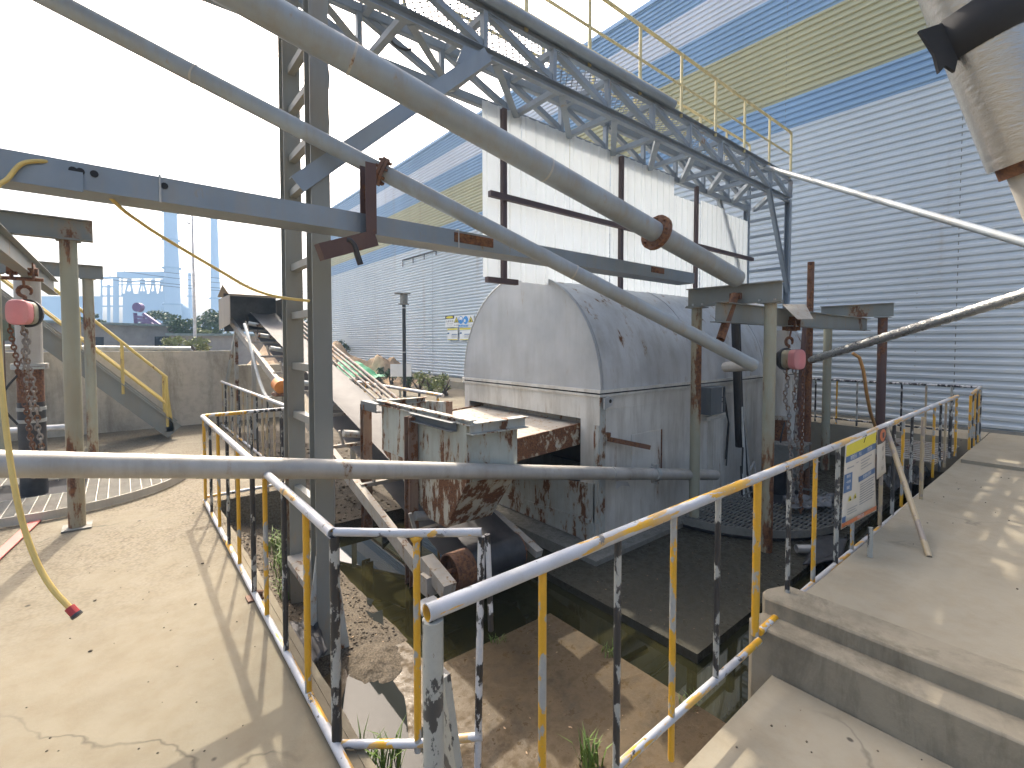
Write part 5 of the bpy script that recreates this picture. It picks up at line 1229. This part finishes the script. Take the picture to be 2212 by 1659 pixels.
for dy, gm in ((-.0, 'near'), (.8, 'far')):
    tp0 = PY(357, 815, ys)+V((0, dy, 0)); h = tp0.z-(f0+dst*.06).z
    base = f0+dst*.06+V((0, dy, .1)); hv = V((0, 0, tp0.z-base.z))
    m = MB(); m.tube([base, base+hv, base+dst*1.7+hv], .026, 8); hr = m.build('handrail', M['yellow_rail'], stt); m = MB(); m.tube([base+hv*.45, base+dst*1.7+hv*.45], .022, 8); m.build('mid_rail', M['yellow_rail'], hr)
    for t_ in (.36, .70, 1.05, 1.4):
        m = MB(); m.tube([base+dst*t_, base+dst*t_+hv], .026, 8); m.build('post', M['yellow_rail'], hr)
    m = MB(); m.ext([base+V((-.02, -.01, -.1)), base+V((.10, -.01, -.1)), base+V((.02, -.01, .75)), base+V((-.02, -.01, .75))], (0, .02, 0)); m.build('post', M['yellow_rail'], hr, smooth=0)
m = MB(); m.box((f2.x-1.6, ys-.05, f2.z+.1), (f2.x+.05, ys+.85, f2.z+.2)); m.build('landing', M['galv_rust'], stt, smooth=0)

def heap_mesh(name, label, c, rx, ry, h, mat, seed, rough=.25, cat='heap', n=40):
    mb = MB()
    def zf(x, y):
        d = math.hypot((x-c[0])/rx, (y-c[1])/ry); return -.05+h*max(0, 1-d)**1.15*(1+.5*mnoise.noise(V((x*.9, y*.9, seed))))+rough*h*max(0, min(1, 1.1-d))*mnoise.noise(V((x*2.6, y*2.6, seed)))*.6
    mb.grid(c[0]-rx, c[0]+rx, c[1]-ry, c[1]+ry, n, n, zf); return tag(mb.build(name, M[mat], loc=(c[0], c[1], 0)), label, cat)
heap_mesh('sand_heap', 'large smooth tan sand heap in front of the shed left of the lamp post', (9.0, 26.5), 3.0, 4.6, 1.75, 'sand', 3.0)
heap_mesh('sand_heap', 'rough lumpy brown spoil heap right of the green netting', (9.3, 20.8), 1.9, 2.6, 1.25, 'sand', 7.0, .9)
heap_mesh('sand_heap', 'sand heap showing behind the low building beside the conveyor legs', (5.2, 21.5), 2.6, 3.0, 2.2, 'sand', 12.0)
sh = PX(725, 790, 7.2); mb = MB(); mb.grid(-1.1, 1.1, -1.6, 1.6, 26, 26, lambda x, y: .75*max(0, 1-math.hypot(x/1.1, y/1.6))**.7+.12*mnoise.noise(V((x*3, y*3, 4)))+.06*mnoise.noise(V((x*8, y*8, 4))))
c = PX(752, 798, 7.6); mb.v = [V((v.x+c.x, v.y+c.y, v.z+c.z-.25)) for v in mb.v]
tag(mb.build('green_netting', M['green_net'], loc=(c.x, c.y, 0)), 'bright green dust netting bundled over the spoil heap beside the conveyor', 'netting')
# lamp post by the shed with small board
p = PX(874, 850, 7.4); lpz = PX(873, 634, 7.4).z
lpo = thing('lamp_post', 'thin black post with a grey box lamp in front of the shed wall', 'lamp post', (p.x, p.y, 0))
m = MB(); m.tube([(p.x, p.y, 0), (p.x, p.y, lpz-.35)], .06, 10); m.build('pole', M['cable'], lpo); m = MB(); m.obox((p.x, p.y, lpz-.18), (.16, .24, .34), (1, 0, 0), (0, 1, 0), (0, 0, 1)); m.obox((p.x-.05, p.y, lpz+.0), (.5, .26, .03), RT, V((0, 0, 1)).cross(RT), (0, 0, 1)); m.obox((p.x, p.y, lpz-.36), (.3, .3, .03), RT, V((0, 0, 1)).cross(RT), (0, 0, 1)); m.build('lamp_box', M['pad'], lpo, smooth=0)
m = MB(); m.tube([(p.x, p.y, lpz-.5), (p.x, p.y, lpz-.46)], .066, 10); m.tube([(p.x, p.y, 1.5), (p.x, p.y, 1.54)], .066, 10); m.build('clamp', M['wire'], lpo)
c = PX(866, 800, 7.7); m = MB(); m.obox(c, (.75, .02, .45), RT, V((0, 0, 1)).cross(RT), (0, 0, 1)); bo = m.build('small_board', M['white_print'], lpo, smooth=0)

# foliage
def leaves(mb, c, rx, ry, rz, n, size, rn, clumps=9):
    cl = []
    for k in range(clumps):
        a_, b_ = rn.uniform(0, 6.28), rn.uniform(-.7, 1); r_ = rn.uniform(.25, .85); cl.append((V((math.cos(a_)*rx*r_*math.sqrt(max(0, 1-b_*b_*.8)), math.sin(a_)*ry*r_*math.sqrt(max(0, 1-b_*b_*.8)), b_*rz*.75)), rn.uniform(.25, .5)))
    for k in range(n):
        o_, cr2 = rn.choice(cl); d_ = V((rn.gauss(0, 1), rn.gauss(0, 1), rn.gauss(0, 1))).normalized()*cr2*rn.random()**.4
        p = V(c)+o_+V((d_.x*rx, d_.y*ry, d_.z*rz)); s = size*rn.uniform(.5, 1.3)
        nrm = V((rn.gauss(0, 1), rn.gauss(0, 1), rn.gauss(.3, .8))).normalized(); u_ = nrm.orthogonal().normalized(); v_ = nrm.cross(u_)
        mb.add([p-u_*s, p+v_*s*.45, p+u_*s, p-v_*s*.45], [(0, 1, 2, 3)])
def bush(name, label, c, rx, rz, n, size, mat, seed, trunk=True, cat='bush'):
    rn = random.Random(seed); t_ = thing(name, label, cat, (c[0], c[1], 0), 'bushes behind the walls')
    mb = MB(); leaves(mb, c, rx, rx*.8, rz, n, size, rn, 12); mb.build('crown', M[mat], t_, smooth=0)
    mb = MB()
    for k in range(4):
        e_ = V(c)+V((rn.uniform(-.6, .6)*rx, rn.uniform(-.5, .5)*rx, rn.uniform(-.1, .5)*rz)); mb.tube([(c[0]+.05*k, c[1], 0), V(c).lerp(e_, .3)-V((0, 0, rz*.6)), e_], [.06, .04, .012], 6)
    mb.build('trunk', M['trunk'], t_); return t_
def atd(px, py, dist): return D(px, py, dist)
bush('bush', 'dark bushy tree behind the second low building left of the conveyor hood', atd(455, 706, 30), 1.5, 1.15, 2600, .12, 'leaf', 21)
bush('bush', 'dense shrub beside the white lamp pole over the low roof', atd(395, 712, 27), .85, .75, 1300, .10, 'leaf', 22)
bush('bush', 'low shrub on the skyline above the left end of the low building', atd(184, 694, 36), 1.25, .6, 1100, .12, 'leaf', 23)
bush('bush', 'scrubby shrub behind the purple head frame', atd(352, 694, 38), 1.5, .8, 1100, .12, 'leaf', 24)
bush('bush', 'pale shrub right of the white pole below the dark tree', atd(438, 722, 25), .5, .35, 700, .08, 'leaf_pale', 25)
bush('bush', 'dark tree seen through the ladder between the columns', atd(662, 712, 30), 1.3, 1.0, 1600, .12, 'leaf', 26)
bush('bush', 'yellow green shrub in front of the low building window', atd(374, 746, 19), .55, .42, 900, .06, 'leaf_pale', 27)
bush('bush', 'second yellow green shrub left of the conveyor leg', atd(428, 748, 19), .6, .36, 900, .06, 'leaf_pale', 28)
bush('bush', 'dark creeper at the foot of the shed end beside the sand', PX(742, 752, 11.0), .5, .6, 600, .07, 'leaf', 29)
for i, (px, py, s) in enumerate(((905, 828, .5), (880, 832, .4), (930, 832, .45), (845, 828, .4), (958, 838, .4), (820, 826, .35))):
    p = PX(px, py, 8.6+.2*(i % 2)); bush('weed_clump', ['yellow weeds by the lamp post foot', 'yellow weeds left of the lamp post foot', 'tall weeds at the shed foot between post and machine', 'pale weeds on the edge of the spoil heap', 'weeds by the shed wall touching the machine edge', 'small weeds below the green netting'][i], (p.x, p.y, .4), s, .4, 500, .05, 'leaf_pale' if i % 2 == 0 else 'leaf', 40+i, cat='weeds')

# low buildings
def lowb(label, pa, pb, da, db, depth, wins):
    a, b = D(*pa, da), D(*pb, db); zt_ = (a.z+b.z)/2; a.z = b.z = 0; d = (b-a); dn = d.normalized(); back = V((-dn.y, dn.x, 0))
    if back.dot(FW) < 0: back = -back
    t_ = thing('low_building', label, 'building', (a+b)/2)
    mb = MB(); mb.ext([a, b, b+V((0, 0, zt_)), a+V((0, 0, zt_))], back*depth); mb.build('wall', M['plaster'], t_, smooth=0)
    mb = MB(); mb.ext([a-dn*.15-back*.2+V((0, 0, zt_+.003)), b+dn*.15-back*.2+V((0, 0, zt_+.003)), b+dn*.15-back*.2+V((0, 0, zt_+.12)), a-dn*.15-back*.2+V((0, 0, zt_+.12))], back*(depth+.4)); mb.build('roof', M['roof_green'], t_, smooth=0)
    for (x0, y0_, x1, y1_) in wins:
        def hit(px, py):
            r_ = ray(px, py); nrm = back; k = (a-O).dot(nrm)/r_.dot(nrm); return O+r_*k-back*.012
        q = [hit(x0, y1_), hit(x1, y1_), hit(x1, y0_), hit(x0, y0_)]; mb = MB(); mb.ext(q, back*.008); w_ = mb.build('window', M['void'], t_, smooth=0)
        mb = MB(); k1 = [p.lerp((q[0]+q[2])/2, .35)-back*.004 for p in q]; mb.ext(k1, back*.002); mb.build('pane', M['pane'], w_, smooth=0)
    return t_
lowb('long low grey building with green roof edge and dark windows behind the wall', (-40, 692), (374, 707), 20, 27, 5, ((200, 728, 224, 757), (334, 727, 368, 760)))
lowb('lower grey outbuilding left of the conveyor hood behind the wall', (368, 724), (545, 727), 24, 25, 4, ())
# purple head frame on the first roof
c = D(299, 664, 30); ph = thing('head_frame', 'purple wheel headed frame standing above the low building roof', 'machine', D(310, 704, 30))
m = MB(); m.tube([c-FW*.15, c+FW*.15], .29, 24); m.build('wheel', M['purple'], ph)
m = MB()
for a_, b_ in (((292, 676), (294, 706)), ((310, 678), (350, 706)), ((294, 684), (312, 686)), ((294, 692), (326, 692)), ((300, 704), (322, 692)), ((316, 692), (334, 706))): m.beam(D(*a_, 30), D(*b_, 30), .2, .17)
m.build('frame', M['purple'], ph, smooth=0)
# white lamp pole and wires
pw = D(421, 722, 23); pt = D(417, 462, 23); wl = thing('lamp_pole', 'tall slim white pole rising past the chimneys', 'pole', (pw.x, pw.y, 0))
m = MB(); m.tube([(pw.x, pw.y, 0), (pw.x, pw.y, 4.6), (pw.x, pw.y, pt.z)], [.085, .06, .035], 10); m.build('pole', M['lamp_white'], wl)
m = MB(); q = V((pw.x, pw.y, D(417, 484, 23).z)); m.tube([q, q-RT*.16], .02, 6); m.obox(q-RT*.18, (.14, .1, .05), RT, V((0, 0, 1)).cross(RT), (0, 0, 1)); m.build('camera_arm', M['cable'], wl)
for i, (ya, yb) in enumerate(((560, 610), (572, 618), (589, 624), (596, 628))):
    a, b = D(150, ya-4, 46), D(760, yb+8, 46); m = MB(); pts = [a.lerp(b, k/14)+V((0, 0, -.55*math.sin(math.pi*k/14))) for k in range(15)]; m.tube(pts, .022, 5)
    tag(m.build('power_line', M['cable'], loc=a), ['topmost power line crossing the chimneys', 'second power line from the top crossing the chimneys', 'third power line from the top crossing the chimneys', 'lowest power line crossing the chimneys'][i], 'wire', 'power lines across the sky')

# power plant far away
DP = 260.0
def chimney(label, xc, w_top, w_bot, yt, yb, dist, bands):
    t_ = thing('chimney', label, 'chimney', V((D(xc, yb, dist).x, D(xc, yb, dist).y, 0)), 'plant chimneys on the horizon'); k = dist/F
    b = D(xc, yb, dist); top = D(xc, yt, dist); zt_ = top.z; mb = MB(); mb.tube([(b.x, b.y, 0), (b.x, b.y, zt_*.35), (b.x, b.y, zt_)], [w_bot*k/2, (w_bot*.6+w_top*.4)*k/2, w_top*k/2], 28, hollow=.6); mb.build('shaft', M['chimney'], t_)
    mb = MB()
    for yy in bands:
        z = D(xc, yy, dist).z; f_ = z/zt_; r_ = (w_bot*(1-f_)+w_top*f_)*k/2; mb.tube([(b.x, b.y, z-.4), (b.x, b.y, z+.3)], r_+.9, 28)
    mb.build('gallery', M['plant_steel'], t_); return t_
chimney('thick hazy blue chimney, the nearest of the three', 374, 24, 33, 456, 700, 240, (460, 520, 580, 658))
chimney('hazy chimney just left of the conveyor hood, second in width', 467, 13, 21, 452, 700, 280, (645,))
chimney('small faint chimney between the two thick ones', 412, 6, 9, 590, 695, 300, (640,))
RD = ray(295, 640).normalized()
pp_ = thing('power_plant', 'hazy blue power plant with silos and pipe frames on the horizon', 'plant', V((D(290, 700, DP).x, D(290, 700, DP).y, 0)))
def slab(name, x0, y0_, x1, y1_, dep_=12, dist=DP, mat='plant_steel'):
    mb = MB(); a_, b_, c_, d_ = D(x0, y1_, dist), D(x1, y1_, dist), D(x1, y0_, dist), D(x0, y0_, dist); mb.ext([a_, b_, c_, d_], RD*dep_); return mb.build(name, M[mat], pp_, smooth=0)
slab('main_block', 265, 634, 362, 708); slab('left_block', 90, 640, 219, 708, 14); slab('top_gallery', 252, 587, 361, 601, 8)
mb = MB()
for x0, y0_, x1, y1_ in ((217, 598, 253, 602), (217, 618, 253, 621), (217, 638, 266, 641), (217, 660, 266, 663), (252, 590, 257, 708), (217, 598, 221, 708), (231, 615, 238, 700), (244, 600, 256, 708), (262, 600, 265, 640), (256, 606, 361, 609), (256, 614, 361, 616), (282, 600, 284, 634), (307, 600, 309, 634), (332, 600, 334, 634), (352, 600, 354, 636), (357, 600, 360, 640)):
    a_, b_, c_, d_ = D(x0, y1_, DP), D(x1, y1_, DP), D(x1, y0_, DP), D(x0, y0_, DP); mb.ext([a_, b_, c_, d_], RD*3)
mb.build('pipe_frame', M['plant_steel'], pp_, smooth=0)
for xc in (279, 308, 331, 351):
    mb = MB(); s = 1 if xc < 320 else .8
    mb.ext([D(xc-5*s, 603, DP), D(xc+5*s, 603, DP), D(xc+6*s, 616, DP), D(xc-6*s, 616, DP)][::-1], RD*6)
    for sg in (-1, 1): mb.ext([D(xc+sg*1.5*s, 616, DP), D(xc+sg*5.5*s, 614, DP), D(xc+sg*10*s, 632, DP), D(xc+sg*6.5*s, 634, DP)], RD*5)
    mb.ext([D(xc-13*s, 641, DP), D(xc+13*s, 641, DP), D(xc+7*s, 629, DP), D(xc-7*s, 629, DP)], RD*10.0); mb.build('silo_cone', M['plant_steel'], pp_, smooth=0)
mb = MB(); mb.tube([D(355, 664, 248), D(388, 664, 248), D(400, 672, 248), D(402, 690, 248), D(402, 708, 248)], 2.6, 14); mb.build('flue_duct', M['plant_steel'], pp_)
# far flat wood line
mb = MB(); rn = random.Random(77)
for k in range(240):
    px = rn.uniform(-200, 760); dist = rn.uniform(110, 160); c = D(px, 700, dist); c.z = rn.uniform(.8, 2.6); leaves(mb, c, 4, 4, 2.4, 26, .8, rn, 4)
tag(mb.build('far_wood', M['leaf']), kind='stuff')

# ================================================================ HAZE
hm = bpy.data.materials.new('haze'); hm.use_nodes = True; nt = hm.node_tree; nt.nodes.remove(nt.nodes['Principled BSDF'])
pv = nt.nodes.new('ShaderNodeVolumePrincipled'); pv.inputs['Color'].default_value = (.44, .69, 1, 1); pv.inputs['Density'].default_value = .0017; pv.inputs['Anisotropy'].default_value = .1
nt.links.new(pv.outputs[0], nt.nodes['Material Output'].inputs['Volume'])
m = MB(); m.box((-330, -55, -2.3), (330, 345, 92)); hz = m.build('haze', hm, smooth=0); tag(hz, kind='stuff')
